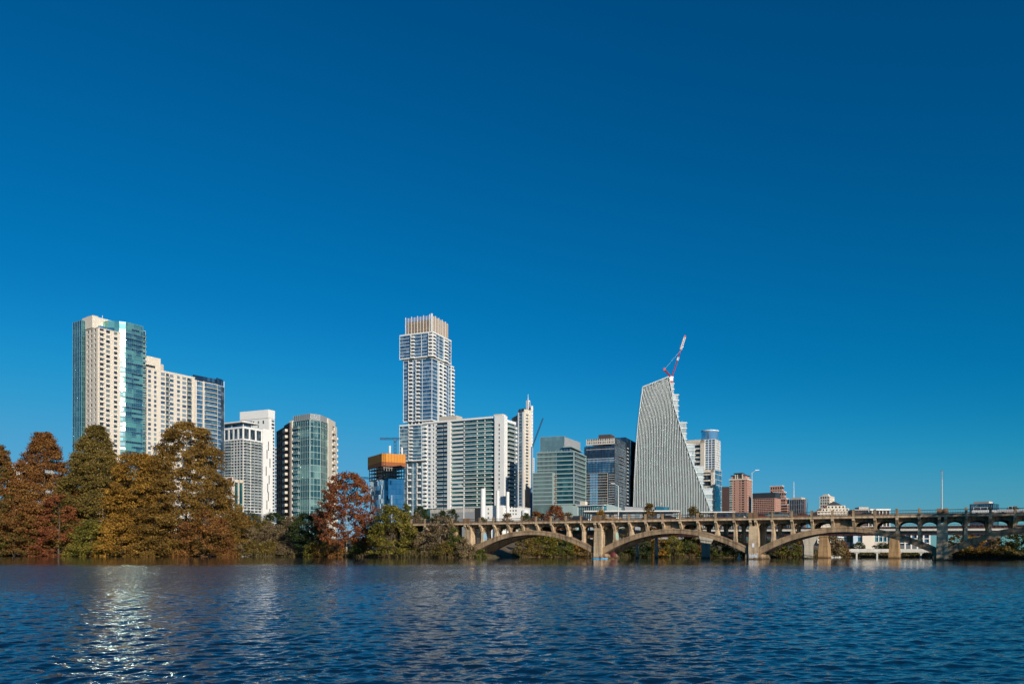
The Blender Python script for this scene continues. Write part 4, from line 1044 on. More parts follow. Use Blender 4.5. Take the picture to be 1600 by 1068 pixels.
# striped sliver and brick sliver
b = B('striped_white_building', 'sliver of a white banded building between the spired tower and green glass block', 829.5, 700, 20)
w_ = b.wR(834.5); b.box('core', navyg, 0, w_, 0, 12, 0, b.z(716)); f = Face((0, 0), (w_, 0)); b.bands(f, 0, w_, b.z(762), b.z(716), 15, .8, white, .5); b.done()
b = B('brick_sliver_building', 'sliver of red brick building below the white banded one', 828.5, 560, 20)
w_ = b.wR(833.5); b.box('wall', pinkb, 0, w_, 0, 10, 0, b.z(763)); f = Face((0, 0), (w_, 0))
for i in range(8): b.win(f, w_*.3, w_*.6, 8+i*3.4, 9.6+i*3.4, .05, wdark)
b.done()

# ---- 13 green banded glass office
b = B('green_glass_office', 'green grey glass office block of stepped tiers with pale floor bands', 896, 480, 70)
wl, wr = b.wL(839), b.wR(914); zt = b.z(705); z0 = b.z(787); nf = 12
b.box('core', officeg, 0, wr, 0, wl, z0, zt); b.box('base', gband, -.3, wr, .3, b.wL(833.5), 0, z0)
fL, fR = Face((0, wl), (0, 0)), Face((0, 0), (wr, 0))
b.bands(fL, 0, fL.L, z0, zt, nf, .7, gband, .7); b.bands(fR, -.8, fR.L, z0, zt+0, nf, .7, gband, .9)
a_ = fL.L-b.wL(869)
b.fins(fL, 0, a_, z0, zt, 15, .14, gband, .4)
# lower left tier
y2 = b.wL(832.5, -3.5); y3 = b.wL(863, -3.5); zlow = b.z(737.5, -3.5, y3)
b.box('tier', officeg, -3.5, 2, y3, y2, 0, zlow-.4); fT = Face((-3.5, y2), (-3.5, y3)); b.bands(fT, 0, fT.L, z0, zlow, 8, .6, gband, .3); b.fins(fT, 0, fT.L, 4, zlow, 18, .14, gband, .35)
b.box('tier', gband, -3.6, 2, y3-.4, y3, 4, zlow)
tanp = paint('terracotta_panel', (.32, .2, .15), .8, .1, .5)
for i in range(7): b.fbox('terrace', tanp, fL, fL.L-b.wL(870), fL.L-b.wL(863.5), z0+i*(zt-z0)/nf+.9, z0+i*(zt-z0)/nf+1.6, .0, 1.9)
# crown
yc0, yc1 = b.wL(881, 3), b.wL(844, 3); zc = b.z(681, 3, yc0)
b.box('crown', tealg2, 3, 14, yc0, yc1, zt, zc); fC = Face((3, yc1), (3, yc0)); b.fins(fC, 0, fC.L, zt, zc+.3, 22, .13, gband, .25, 'crown_fin')
b.part('crown', greyp).prism([(3.5, yc0-.1), (b.wR(904, 4), 3), (b.wR(904, 4), 12), (14, yc0-.2)], zt+2.8, [zc-.3, b.z(689, 20, 4), b.z(689, 20, 4), zc-.3])
b.box('top_floor', navyg, 2, wr-2, 3, yc0-.3, zt+.5, zt+2.8); b.box('slab', gband, .6, wr, 1.5, yc0-.05, zt+2.81, zt+3.5)
for i in range(12): b.fbox('rooftop_rail', gband, fL, 1+i*1.8, 1.1+i*1.8, zt, zt+1.6, -.4, -.3)
for i in range(nf): b.fbox('balcony_recess', navyg, fR, fR.L*.1, fR.L*.35, z0+i*(zt-z0)/nf+.6, z0+(i+1)*(zt-z0)/nf-.6, 0, .4)
b.done()

# ---- 14 dark glass office with cream crown
b = B('dark_glass_office', 'dark navy glass office tower with a cream slotted crown at its top left', 960, 560, 67)
wl, wr = b.wL(916), b.wR(979); zt = b.z(684)
b.box('core', navyg, 0, wr, 0, b.wL(912.5), 0, zt-5)
fL, fR = Face((0, wl), (0, 0)), Face((0, 0), (wr, 0))
zcb = b.z(693)
b.fbox('crown', cream, fL, 0, fL.L, zcb, zt, -.4, .3)
for r_ in (0, 1):
    for i in range(15): b.win(fL, .8+i*(fL.L-1)/15, .8+i*(fL.L-1)/15+.75, zcb+.7+r_*2.0, zcb+2.1+r_*2.0, .3, wdark)
b.box('crown_return', navyg, .4, wr, 0.01, 3, zt-5, zt+.4); b.fins(fR, 0, fR.L, zt-5, zt+.6, 11, .25, dark, .2, 'crown_fin')
b.box('roof_unit', darkbr, 4, 14, 4, 13, zt-4, b.z(678.5, 4, 8))
nf = 26; z0 = b.z(789)
for i in range(nf):
    z_ = z0+i*(zcb-z0)/nf; lit = i in (20, 24, 19, 13, 12) or i < 12
    b.fbox('floor_band', beige if lit else dark, fL, 0, fL.L*(1 if i != 20 else .98), z_-.16, z_+.16, 0, .4)
b.fins(fL, 0, fL.L, z0, zcb, 9, .14, dark, .3); b.bands(fR, 0, fR.L, z0, zt-5, 24, .2, dark, .1)
for i in range(14): b.fbox('balcony_slab', greyp, fR, fR.L*.35, fR.L*.75, z0+i*2.6+2, z0+i*2.6+2.3, 0, 1.0)
zmid = b.z(739)
b.box('lower_volume', dkglass, -3, 0, 4, b.wL(911, -3), 0, zmid); fM = Face((-3, b.wL(911, -3)), (-3, 4)); b.bands(fM, 0, fM.L, z0, zmid, 12, .3, beige, .7); b.fbox('glazing', litsky, fM, fM.L*.28, fM.L*.60, z0, zmid-.3, 0, .12); b.fins(fM, 0, fM.L, z0, zmid, 8, .14, dark, .25)
b.fbox('glazing', blueg, fL, 1, fL.L-.5, zmid, b.z(714), 0, .1)
fR2 = Face((wr, 0), (wr, 20)); 
b.box('rear_slab', navyg, wr+.02, b.wR(994, 1), 1, 26, 0, b.z(682.5, wr, 0)); fB = Face((wr, 1), (b.wR(994, 1), 1)); b.fbox('glazing', blueg, fB, fB.L*.45, fB.L*.75, 60, b.z(684, wr), 0, .15)
for i in range(18): b.fbox('balcony_slab', beige, fB, fB.L*.05, fB.L*.2, z0+i*2.6, z0+i*2.6+.7, 0, .8)
b.done()

# ---- 15 low glass pavilion and flat roofs
b = B('low_glass_pavilion', 'low rounded glass building at the foot of the dark glass office', 948, 420, 60)
wl = b.wL(903); zt = b.z(789)
b.part('glazing', tealg2).prism([(0, 2), (3, 0), (14, 4), (14, wl), (0, wl)], 0, zt); f = Face((0, wl), (0, 2)); b.bands(f, 0, f.L, 5, zt, 3, .3, offw, .6); b.fins(f, 0, f.L, 5, zt, 12, .12, offw, .12)
b.part('roof', offw).prism([(-1.2, 1), (2.5, -1.6), (15, 3), (15, wl+1), (-1.2, wl+1)], zt, zt+.45)
b.box('roof_hut', cream, 1, 4, b.wL(914, 1), b.wL(906, 1), zt+.45, b.z(783, 1, wl)); b.done()
b = B('flat_roofed_hall', 'low hall with long thin pale roof edge left of the finned tower', 1052, 380, 84)
wl = b.wL(922); zt = b.z(796.5)
b.box('wall', greyp, 0, 12, 0, wl, 0, zt-.8); b.box('roof', offw, -3, 14, -3, wl+3, zt-.8, zt-.2)
f = Face((0, wl), (0, 0))
for i in range(9): b.win(f, 1+i*(wl-3)/9, 1+i*(wl-3)/9+2.4, zt-4.4, zt-1.6, .05, wdark)
b.fbox('awning', tanstone, f, 7, 15, zt-5.4, zt-3.4, .3, 1.2)
b.part('roof_pod', greyp).prism([(2, wl*.30), (10, wl*.30), (10, wl*.58), (2, wl*.58)], zt-.2, [b.z(793), b.z(790), b.z(789), b.z(790)])
b.part('roof_pod', gband).prism([(2, wl*.62), (10, wl*.62), (10, wl*.80), (2, wl*.8)], zt-.2, [b.z(792), b.z(792), b.z(785.5), b.z(785.5)])
b.part('roof_pod', tealg2).prism([(2, wl*.04), (10, wl*.04), (10, wl*.20), (2, wl*.2)], zt-.2, [b.z(791.5), b.z(791), b.z(790), b.z(790)])
b.done()
b = B('flat_roofed_kiosk', 'low dark building with pale flat roof right of the finned tower', 1143, 370, 80)
wl = b.wL(1108); zt = b.z(798.5); b.box('wall', dark, 0, 8, 0, wl, 0, zt-.6); b.box('roof', offw, -2, 10, -1.5, wl+6, zt-.6, zt-.1); f = Face((0, wl), (0, 0)); b.fins(f, 0, wl, 2, zt-.6, 5, .3, greyp, .2, 'pier'); b.done()

# ---- 16 sail-shaped finned tower
D0 = 600.0
e = empty('finned_sail_tower', (X(1040, D0), D0, 0), 0, 'sail shaped tower of white vertical fins with a curved stepped right edge', 'building')
def sp(px, py, D): return (X(px, D)-X(1040, D0), D-D0, Zp(px, py, D))
outl_l = [(800, 989.5), (750, 991), (701, 993.3), (661.6, 996.5), (629, 1000.3), (604.3, 1003.5)]    # (py, px) left edge
outl_r = [(588.0, 1044.5), (609, 1048.6), (629, 1051), (656.6, 1059.5), (674, 1064.5), (694, 1071.5), (716, 1079), (736, 1086.5), (758.7, 1095.5), (781, 1104), (803, 1112)]
def interp(tab, y):
    if y <= tab[0][0]: return tab[0][1]
    for (a, u), (c, v) in zip(tab, tab[1:]):
        if a <= y <= c: return u+(v-u)*(y-a)/(c-a)
    return tab[-1][1]
LT = sorted(outl_l); RT = sorted(outl_r)
def face_D(px): return 600 + (px-990)*.16        # the finned face turns gently away to the right
def top_y(px): return 604.3 + (588-604.3)*(px-1003.5)/(1044.5-1003.5) if px <= 1044.5 else None
mb = MB(); rowsy = [588+i*(845-588)/40 for i in range(41)]
glassP = []
for y in rowsy:
    l_ = interp(LT, y); r_ = interp(RT, y)
    if y < 604.3: l_ = 1003.5 + (1044.5-1003.5)*(604.3-y)/(604.3-588)
    if y > 802: r_ = 1112
    glassP.append((l_, min(r_, 1112), y))
for (l0, r0_, y0_), (l1, r1_, y1_) in zip(glassP, glassP[1:]):
    a, b1, c, d = sp(l1, y1_, face_D(l1)), sp(r1_, y1_, face_D(r1_)), sp(r0_, y0_, face_D(r0_)), sp(l0, y0_, face_D(l0))
    off = lambda p, k: (p[0]+k*.1, p[1]+k, p[2])
    mb.quad(a, b1, c, d)
    # depth of the volume behind the face
    A2, B2, C2, D2 = off(a, 34), off(b1, 30), off(c, 30), off(d, 34)
    mb.quad(A2, a, d, D2); mb.quad(b1, B2, C2, c); mb.quad(B2, A2, D2, C2)
l_, r_ = 1003.5, 1044.5
mb.quad(sp(1003.5, 604.3, face_D(1003.5)), sp(1044.5, 588, face_D(1044.5)), off(sp(1044.5, 588, face_D(1044.5)), 30), off(sp(1003.5, 604.3, face_D(1003.5)), 34))
tag(mb.build('glass_body', glass('sail_glass', (.03, .075, .085), (.13, .24, .23), .45, 1.5, 4, metal=.6), e))
finw = paint('white_fin', (.50, .54, .54), .5, .04, .3)
NFIN = 50
for i in range(NFIN+1):
    u = i/NFIN; base = 990.6 + u*(1120-990.6)*.985
    mb = MB(); last = None
    lean = (1-u)*13.5 - u*6 if u < .7 else (1-u)*13.5-u*6
    for j in range(57):
        y = 845-j*(845-588)/56; hgt = (802-y)/214
        wav = 1.7*math.sin(y*.034+u*4.0)*max(0, min(1, hgt*1.4))
        l_ = interp(LT, y)
        px = base + max(0, hgt)*(l_-990.6 - (l_-990.6)*u*1.6)*1.0 + wav*min(1, u*6)
        r_ = interp(RT, y) if y < 802 else 1113
        ty = 604.3 + (588-604.3)*(px-1003.5)/41 if px < 1044.5 else 588
        ok = px <= r_+.3 and y >= ty-1 and px >= l_-.4
        if ok:
            d_ = face_D(px)-.15; p = sp(px, y, d_)
            if last is not None:
                q_ = last; w_ = .20; dp = .8
                mb.hexa([(q_[0]-w_, q_[1]-dp, q_[2]), (q_[0]+w_, q_[1]-dp, q_[2]), (q_[0]+w_, q_[1], q_[2]), (q_[0]-w_, q_[1], q_[2]),
                         (p[0]-w_, p[1]-dp, p[2]), (p[0]+w_, p[1]-dp, p[2]), (p[0]+w_, p[1], p[2]), (p[0]-w_, p[1], p[2])])
            last = p
        else: last = None
    if mb.v: mb.build('fin', finw, e)
# bright edge trim down the right-hand curve and stepped terraces behind it
mb = MB()
for (y0_, x0_), (y1_, x1_) in zip(RT, RT[1:]):
    a, c = sp(x0_, y0_, face_D(x0_)-1.5), sp(x1_, y1_, face_D(x1_)-1.5); mb.tube(a, c, .38, .38, 5)
mb.build('edge_trim', finw, e)
mb = MB(); mb.tube(sp(1003.5, 604.3, 601), sp(1044.5, 588, 607), .4, k=5); [mb.tube(sp(x0_, y0_, 599.6), sp(x1_, y1_, 599.6), .38, k=5) for (y0_, x0_), (y1_, x1_) in zip(LT, LT[1:]+[(840, 989.2)])]; mb.build('edge_trim', finw, e)
terr = [(1038, 1052.5, 598, 640), (1040, 1059.6, 615.5, 700), (1045, 1072.2, 659, 760), (1052, 1085.6, 693, 800), (1060, 1099.2, 728, 820), (1072, 1113, 762, 830)]
for (xa, xb, yt, yb) in terr:
    mb = MB(); Df = face_D(xb)+.8
    a = sp(xa, yt, Df); c = sp(xb, yt, Df)
    z1_, z0_ = a[2], sp(xb, min(yb, 840), Df)[2]
    mb.box(a[0], c[0], a[1]+.5, a[1]+22, z0_, z1_-.6)
    tr = mb.build('terrace_block', glass('terrace_glass', (.32, .37, .38), (.55, .60, .60), .5, 1.6, 3.6, metal=.1), e)
    mb = MB(); n = max(2, int((z1_-z0_)/4.2))
    for i in range(n+1):
        z_ = z1_-i*4.2; mb.box(a[0], c[0]+.5, a[1], a[1]+22.5, z_-.8, z_)
    for i in range(int((c[0]-a[0])/2)): mb.box(a[0]+2*i, a[0]+2*i+.15, a[1]+.2, a[1]+.5, z1_, z1_+1.2)
    mb.build('terrace_slab', finw, tr)
# luffing crane on top
redm = paint('crane_red', (.45, .03, .03), .5, .1, 1); whm = paint('crane_white', (.75, .73, .72), .5, .05, 1)
D = 618; e = empty('luffing_crane', (X(1049, D), D, Zp(1049, 600, D)), 0, 'red and white luffing crane on top of the finned sail tower', 'crane', 'construction cranes')
S = lambda px, py: Vector((X(px, D)-X(1049, D), 0, Zp(px, py, D)-Zp(1049, 600, D)))
mb = MB(); mb.box(-.9, .9, -.9, .9, -8, S(1049, 594).z); mb.build('mast', redm, e)
mb = MB(); q_ = S(1048.5, 592); mb.box(q_.x-1.2, q_.x+1.2, -1, 1, q_.z-1.5, q_.z+2.0); mb.build('cab', whm, e)
p0, p1 = S(1049, 590), S(1069.5, 525.5)
mb = MB(); lattice(mb, p0, p0+(p1-p0)*.60, .34, 9, .13); mb.build('boom', redm, e)
mb = MB(); lattice(mb, p0+(p1-p0)*.42, p0+(p1-p0)*.50, .5, 2, .25); lattice(mb, p0+(p1-p0)*.68, p0+(p1-p0)*.98, .62, 6, .27); mb.build('boom_section', whm, e)
mb = MB(); mb.tube(p0+(p1-p0)*.6, p1, .35, k=5); mb.box(p1.x-.6, p1.x+.6, -.3, .3, p1.z-.5, p1.z+.8); mb.build('boom_tip', redm, e)
p2 = S(1037.5, 577); mb = MB(); lattice(mb, p0, p2, .4, 4, .2); mb.box(p2.x-.8, p2.x+.8, -.6, .6, p2.z-1, p2.z+1.2); mb.build('counter_jib', redm, e)
mb = MB(); mb.tube(p2, p0+(p1-p0)*.66, .05, k=4); mb.build('stay_rope', whm, e)

# ---- 17 cream framed tower with glass drum
b = B('cream_framed_tower', 'cream framed tower with dark balconies and a round glass drum on top', 1101, 700, 58)
wl, wr = b.wL(1070), b.wR(1126); zt = b.z(686); zm = b.z(735)
b.box('core', dkglass, 0, 16, 0, wl, 0, zt-1); fL = Face((0, wl), (0, 0))
b.fbox('frame', cream, fL, 0, fL.L, zt-3.2, zt, 0, 1.6); b.fbox('frame', cream, fL, fL.L*.80, fL.L, 0, zt, 0, 1.6)
b.bands(fL, 0, fL.L*.8, 20, zt-4, 20, 1.3, cream, 1.2)
wr = b.wR(1125, -9)+2; b.box('round_volume', blueg, .5, wr-2, -9, 0, 0, zt-.5)
f2 = Face((.5, 0), (.5, -9)); b.bands(f2, 0, 9, zm-8, zt-.5, 17, .5, white, .3); b.fins(f2, 0, 9, zm-8, zt-.5, 3, .5, white, .35, 'pier')
f3 = Face((.5, -9), (wr-2, -9)); b.punched(f3, 0, f3.L, zm-8, zt-.5, 17, cols(0, f3.L, max(4, int(f3.L/3)), 2.0), .15, .8, offw, wblue, .3)
# drum
b.part('drum', litsky).lathe([(7.5, zt-.5), (7.5, b.z(672.5))], 9, -1.5, 28); b.part('drum_cap', white).lathe([(7.9, b.z(672.5)), (7.9, b.z(671.8)+.4)], 9, -1.5, 28)
# front lower block
xo = -7; wl2, wr2 = b.wL(1097, xo), b.wR(1126.5, -14)
fy = b.loc(1116, 680); wlf = b.wL(1096, fy[0])
fw = b.wR(1127, fy[1])-fy[0]
b.box('lower_volume', dkglass, fy[0], fy[0]+fw, fy[1], wlf, 0, zm-1.2); fF = Face((fy[0], wlf), (fy[0], fy[1])); fF2 = Face((fy[0], fy[1]), (fy[0]+fw, fy[1]))
b.fbox('frame', cream, fF, 0, fF.L, zm-3.4, zm-.9, 0, 1.6); b.fbox('frame', cream, fF, fF.L*.78, fF.L, 0, zm-.9, 0, 1.6); b.bands(fF, 0, fF.L*.8, 6, zm-5, 12, 1.3, cream, 1.2)
b.fbox('glazing', blueg, fF2, .3, fw, 0, zm-1.2, 0, .3); b.bands(fF2, 0, fw, 4, zm, 15, .3, offw, .4)
b.done()
# ---- 18 brown block
b = B('brown_office_block', 'plain dark brown ribbed block left of the pink brick tower', 1141, 800, 78)
wl = b.wL(1127.5); zt = b.z(760); b.box('wall', brownb, 0, 14, 0, wl, 0, zt); f = Face((0, wl), (0, 0)); b.fins(f, 0, wl, 0, zt+.1, 8, .5, darkbr, .4, 'pier')
b.done()
# ---- 19 pink brick tower
b = B('pink_brick_tower', 'pink brick apartment tower with dark roof crown and cream cornice', 1166, 650, 58)
wl, wr = b.wL(1140), b.wR(1173.5); zt = b.z(749); z0 = b.z(800); nf = 14
b.box('core', dkglass, .02, wr, .02, wl, 0, zt); fL, fR = Face((0, wl), (0, 0)), Face((0, 0), (wr, 0)); L_ = fL.L
b.punched(fL, L_*.18, L_*.98, z0, zt, nf, [(L_*.26, L_*.33), (L_*.58, L_*.66), (L_*.72, L_*.88)], .2, .75, pinkb, wdeep, .5)
b.punched(fR, 0, wr, z0, zt, nf, cols(0, wr, max(3, int(wr/3.2)), 1.7), .2, .75, pinkb, wdeep, .5)
b.balc(fL, .2, L_*.18, z0, zt, nf, 1.5, offw, railglass, rh=1.0); b.box('wall', pinkb, .5, wr-.5, .5, wl-.5, 0, z0)
b.fbox('cornice', cream, fL, -.3, L_+.9, zt, zt+1.0, -.5, 1.0); b.fbox('cornice', cream, fR, -.9, wr+.3, zt, zt+1.0, -.5, 1.0)
b.box('upper_storey', pinkb, 1.5, wr-1, 1.2, wl-1, zt+1, zt+3.6); b.box('upper_storey', darkbr, 1.2, 2.4, wl*.35, wl*.7, zt+1, zt+5.2)
b.box('roof', dark, .8, wr-.4, .6, wl-.4, zt+3.6, zt+4.2); b.box('roof', dark, .4, 8, wl*.25, wl*.78, zt+5.2, zt+5.9); b.box('upper_storey', pinkb, 2.4, 8, wl*.28, wl*.75, zt+4.2, zt+5.2)
for u in (.3, .42, .72): b.fbox('pier', cream, fL, L_*u, L_*u+.7, zt+1, zt+4.6, -1.1, -.6)
b.done()
# ---- 20 pink long block
b = B('pink_brick_block', 'wide pink brick block with square windows under a dark sloping roof', 1210, 600, 55)
wl, wr = b.wL(1174), b.wR(1219); zt = b.z(777.5); z0 = b.z(801); nf = 8
b.box('core', dkglass, .02, wr, .02, wl, 0, zt); fL, fR = Face((0, wl), (0, 0)), Face((0, 0), (wr, 0))
b.punched(fL, 0, fL.L, z0, zt, nf, cols(0, fL.L, 11, 1.5), .25, .78, pinkb, wdeep, .5); b.punched(fR, 0, wr, z0, zt, nf, cols(0, wr, max(3, int(wr/3)), 1.5), .25, .78, pinkb, wdeep, .5)
b.part('roof', dark).prism([(0, -.4), (wr, -.4), (wr, wl+.5), (0, wl+.5)], zt, [zt+.8, zt+.8, zt+.8, zt+.8]); b.box('roof', dark, 2, wr+.5, 0, wl, zt+.8, b.z(768.5))
b.box('wall', pinkb, .5, wr, .5, wl, 0, z0)
b.done()
b = B('stepped_pink_tower', 'stepped pink brick tower right of the dark sloping roof', 1222, 630, 54)
for (l_, r_, y_, yo) in ((1203, 1224, 759, 0), (1208, 1227.5, 768.5, -1.5), (1214, 1232, 779, -3), (1218, 1237, 788.5, -4.5)):
    wl, wr = b.wL(l_, -1+yo*.2), b.wR(r_, yo); zt = b.z(y_); b.box('core', dkglass, yo*.2+.02-.5, wr, yo+.02, wl, 0, zt)
    fL, fR = Face((yo*.2-.5, wl), (yo*.2-.5, yo)), Face((yo*.2-.5, yo), (wr, yo)); z0 = b.z(801); nf = max(3, round((zt-z0)/3.1))
    b.punched(fL, 0, fL.L, z0, zt, nf, cols(0, fL.L, 5, 1.2), .25, .78, pinkb, wdeep, .4); b.punched(fR, 0, fR.L, z0, zt, nf, cols(0, fR.L, 4, 1.6), .25, .78, pinkb, wdeep, .4)
    b.box('roof', offw, yo*.2-1.0, wr+.4, yo-.5, wl+.3, zt, zt+.5)
b.done()
# ---- 21 low dark glass block with antenna
b = B('low_dark_glass_block', 'low dark glass block with beige roof box and thin white antenna', 1256, 620, 50)
wl, wr = b.wL(1233.5), b.wR(1262); zt = b.z(779.5)
b.box('glazing', navyg, 0, wr, 0, wl, 0, zt); fL, fR = Face((0, wl), (0, 0)), Face((0, 0), (wr, 0))
b.bands(fL, 0, fL.L, 8, zt, 9, .2, greyp, .15); b.fins(fL, 0, fL.L, 8, zt, 8, .2, greyp, .2); b.fbox('end_wall', brownb, fR, .2, wr*.35, 0, zt, 0, .2); b.fbox('end_glazing', blueg, fR, wr*.35, wr, 0, b.z(777.5), 0, .2)
b.box('roof_box', beige, .8, 9, wl*.2, wl*.92, zt, b.z(776)); b.part('antenna', white).tube((3, wl*.8, zt), (3, wl*.8, b.z(752.5, 3, wl*.8)), .32, .18, 6)
b.done()
# ---- 22, 23 cream pair
b = B('cream_hotel_tower', 'pale cream tower with grey window bays behind the pyramid roof', 1296, 900, 52)
wl, wr = b.wL(1280.5), b.wR(1303); zt = b.z(774.5); b.box('core', dkglass, .02, wr, .02, wl, 0, zt-1)
fL, fR = Face((0, wl), (0, 0)), Face((0, 0), (wr, 0)); b.punched(fL, 0, fL.L, 20, zt, 14, cols(.5, fL.L-.5, 4, 2.0), .2, .85, cream, wblue, .5); b.punched(fR, 0, wr, 20, zt, 14, cols(0, wr, 4, 1.2), .25, .75, cream, wdark, .5)
b.box('penthouse', cream, 1, 8, wl*.2, wl*.65, zt, b.z(771.3)); b.box('penthouse', cream, 0, 9, wl*.15, wl*.8, zt, b.z(772.8)); b.done()
b = B('pyramid_roofed_building', 'stepped cream building with a dark pyramid roof over square windows', 1326, 520, 80)
slate = paint('slate_roof', (.06, .06, .065), .7, .15, .5)
tiers = [(1277, 1330, 797.5, 0), (1283, 1326, 793.5, 1.0), (1291, 1319, 789, 2.0)]
for i, (l_, r_, y_, o_) in enumerate(tiers):
    y0_, y1_ = b.wL(r_, o_) if r_ < 1326 else (-2 if r_ > 1326 else 0), b.wL(l_, o_); zt = b.z(y_); b.box('core', dkglass, o_+.02-.8*i, 16-o_, y0_, y1_, 0, zt)
    f = Face((o_-.8*i, y1_), (o_-.8*i, y0_)); zb = 8.0; nf = max(3, round((zt-zb)/2.2)); b.punched(f, 0, f.L, zb, zt, nf, cols(0, f.L, max(3, int(f.L/1.9)), .9), .25, .78, cream, wdeep, .35)
    fr = Face((o_-.8*i, y0_), (16-o_, y0_)); b.fbox('wall', cream, fr, 0, fr.L, 0, zt, 0, .3)
cy0, cy1 = b.wL(1315, 1.5), b.wL(1294, 1.5); zt = b.z(789); za = b.z(782.3)
mb = b.part('pyramid_roof', slate); n = len(mb.v); mb.v += [(.6, cy0-.5, zt), (10, cy0-.5, zt), (10, cy1+.5, zt), (.6, cy1+.5, zt), (4.6, (cy0+cy1)/2-.5, za), (5.8, (cy0+cy1)/2-.5, za), (5.8, (cy0+cy1)/2+.5, za), (4.6, (cy0+cy1)/2+.5, za)]
for fc in ((0, 1, 5, 4), (1, 2, 6, 5), (2, 3, 7, 6), (3, 0, 4, 7), (4, 5, 6, 7), (3, 2, 1, 0)): mb.f.append(tuple(n+k for k in fc)); mb.m.append(0)
b.box('portal', dark, -.05, 0.2, (cy0+cy1)/2-2, (cy0+cy1)/2+2, 8, b.z(795.5)); b.done()
# ---- 24 low white civic building behind the right-hand arches
b = B('long_white_building', 'long low white framed building seen over the bridge rail right of the pyramid roof', 1390, 430, 84)
wl = b.wL(1334); zt = b.z(794.5)
b.box('core', darkbr, .4, 10, .2, wl, 0, zt-.8); f = Face((0, b.wL(1357)), (0, 0)); b.fins(f, 0, f.L, 12, zt-.8, 6, .35, white, .3, 'pier'); b.box('roof', white, -.5, 11, -.3, b.wL(1359), zt-.8, zt)
b.box('upper_roof', beige, 3, 10, b.wL(1357, 3), b.wL(1342, 3), zt-.8, b.z(791.5, 3)); b.box('roof', greyp, -.3, 10, b.wL(1360), wl, zt-.8, zt-.2); b.done()
b = B('white_grid_building', 'white building with square grid windows seen low under the right arch', 1331, 350, 86)
wl = b.wL(1308); zt = b.z(820); z0 = b.z(846.5); b.box('core', dkglass, .02, 8, .02, wl, 0, zt); f = Face((0, wl), (0, 0))
b.punched(f, 0, wl*.62, z0, zt, 7, cols(0, wl*.62, 4, .9), .25, .8, white, wdark, .3); b.punched(f, wl*.62, wl, z0, zt, 6, cols(wl*.62, wl, 2, .7), .3, .7, tanstone, wdark, .3); b.fbox('wall', offw, f, 0, wl, 0, z0, 0, .2); b.done()
b = B('cream_gallery_building', 'cream blank walled building with teal windows low under the right arch', 1392, 345, 86)
wl = b.wL(1333); zt = b.z(822); z0 = b.z(856); b.box('core', tealg2, .3, 8, .2, wl, 0, zt-.3); f = Face((0, wl), (0, 0)); A_ = lambda px: wl-b.wL(px)
b.fbox('blank_wall', cream, f, A_(1346.5), A_(1365), 0, zt, -.3, .8); b.fbox('frame', offw, f, A_(1365), wl, zt-1.2, zt, -.3, .3); b.fbox('lower_wall', beige, f, A_(1365), wl, 0, b.z(845.5), -.3, .4)
b.fins(f, A_(1366), wl, 3, zt-.5, 4, .35, offw, .3, 'pier'); b.bands(f, 0, wl, b.z(846), zt, 3, .15, offw, .1)
b.fbox('frame', paint('light_blue_panel', (.40, .50, .58), .6, .05, 1), f, 0, A_(1340), 3, zt, -.3, .25); b.fbox('lower_wall', offw, f, A_(1334), A_(1346), 3, b.z(848), 0, .5); b.done()
b = B('teal_windowed_building', 'blue grey building low under the arch just left of the shaded pier', 1452, 340, 86)
wl = b.wL(1404); zt = b.z(834); b.box('core', navyg, .3, 8, .2, wl, 0, zt); f = Face((0, wl), (0, 0)); b.fins(f, 0, wl, 0, zt+.1, 5, .6, offw, .5, 'pier'); b.fbox('lower_wall', dark, f, 0, wl, 0, b.z(851), 0, .45); b.bands(f, 0, wl, 4, zt, 3, .3, offw, .4); b.done()
# ---- 25 right-hand far block
b = B('beige_topped_glass_block', 'dark glass block with beige roof box behind the white minivan', 1552, 700, 42)
wl, wr = b.wL(1515.5), b.wR(1561); zt = b.z(786); b.box('core', navyg, 0, wr, 0, wl, 0, zt); f = Face((0, wl), (0, 0)); b.fins(f, 0, f.L, 20, zt+.2, 13, .5, blueg, .4, 'pier'); b.bands(f, 0, f.L, 20, zt, 9, .3, greyp, .3)
b.box('roof_box', beige, 2, 12, b.wL(1545, 2), b.wL(1521, 2), zt, b.z(782)); b.done()
# ---- grey building peeking left between the trees
b = B('grey_concrete_building', 'grey ribbed building just visible between the two leftmost trees', 40, 420, 50)
wl = b.wL(14); zt = b.z(722); b.box('wall', greyp, 0, 14, 0, wl, 0, zt); f = Face((0, wl), (0, 0)); b.fins(f, 0, f.L, 5, zt+.3, 8, .5, offw, .5, 'pier'); b.done()
# ================================================================ vegetation
bark = paint('bark', (.10, .075, .055), .95, .25, .6); palebark = paint('pale_bark', (.30, .26, .21), .9, .2, .6)
LEAF = {
 'rust':   ((.14,.045,.020), (.22,.068,.026), (.28,.11,.038)),
 'rust2':  ((.13,.065,.020), (.23,.088,.026), (.28,.15,.04)),
 'olive':  ((.088,.070,.018), (.165,.118,.028), (.225,.158,.038)),
 'gold':   ((.15,.085,.018), (.28,.145,.022), (.38,.21,.035)),
 'amber':  ((.105,.064,.016), (.205,.115,.024), (.27,.16,.036)),
 'mixed':  ((.075,.075,.018), (.165,.10,.024), (.25,.105,.03)),
 'dark':   ((.018,.035,.010), (.035,.055,.016), (.060,.075,.022)),
 'yellow': ((.075,.078,.015), (.155,.135,.022), (.23,.185,.032)),
 'brown':  ((.12,.084,.045), (.20,.145,.078), (.27,.205,.10)),
 'green':  ((.045,.065,.014), (.095,.112,.022), (.15,.15,.03)),
}
FM = {}
def leafmat(kind, seed):
    k = (kind, seed % 3)
    if k not in FM: FM[k] = foliage('foliage_%s' % kind, LEAF[kind], .11 if kind in ('mixed', 'gold', 'amber') else .16, seed % 3)
    return FM[k]
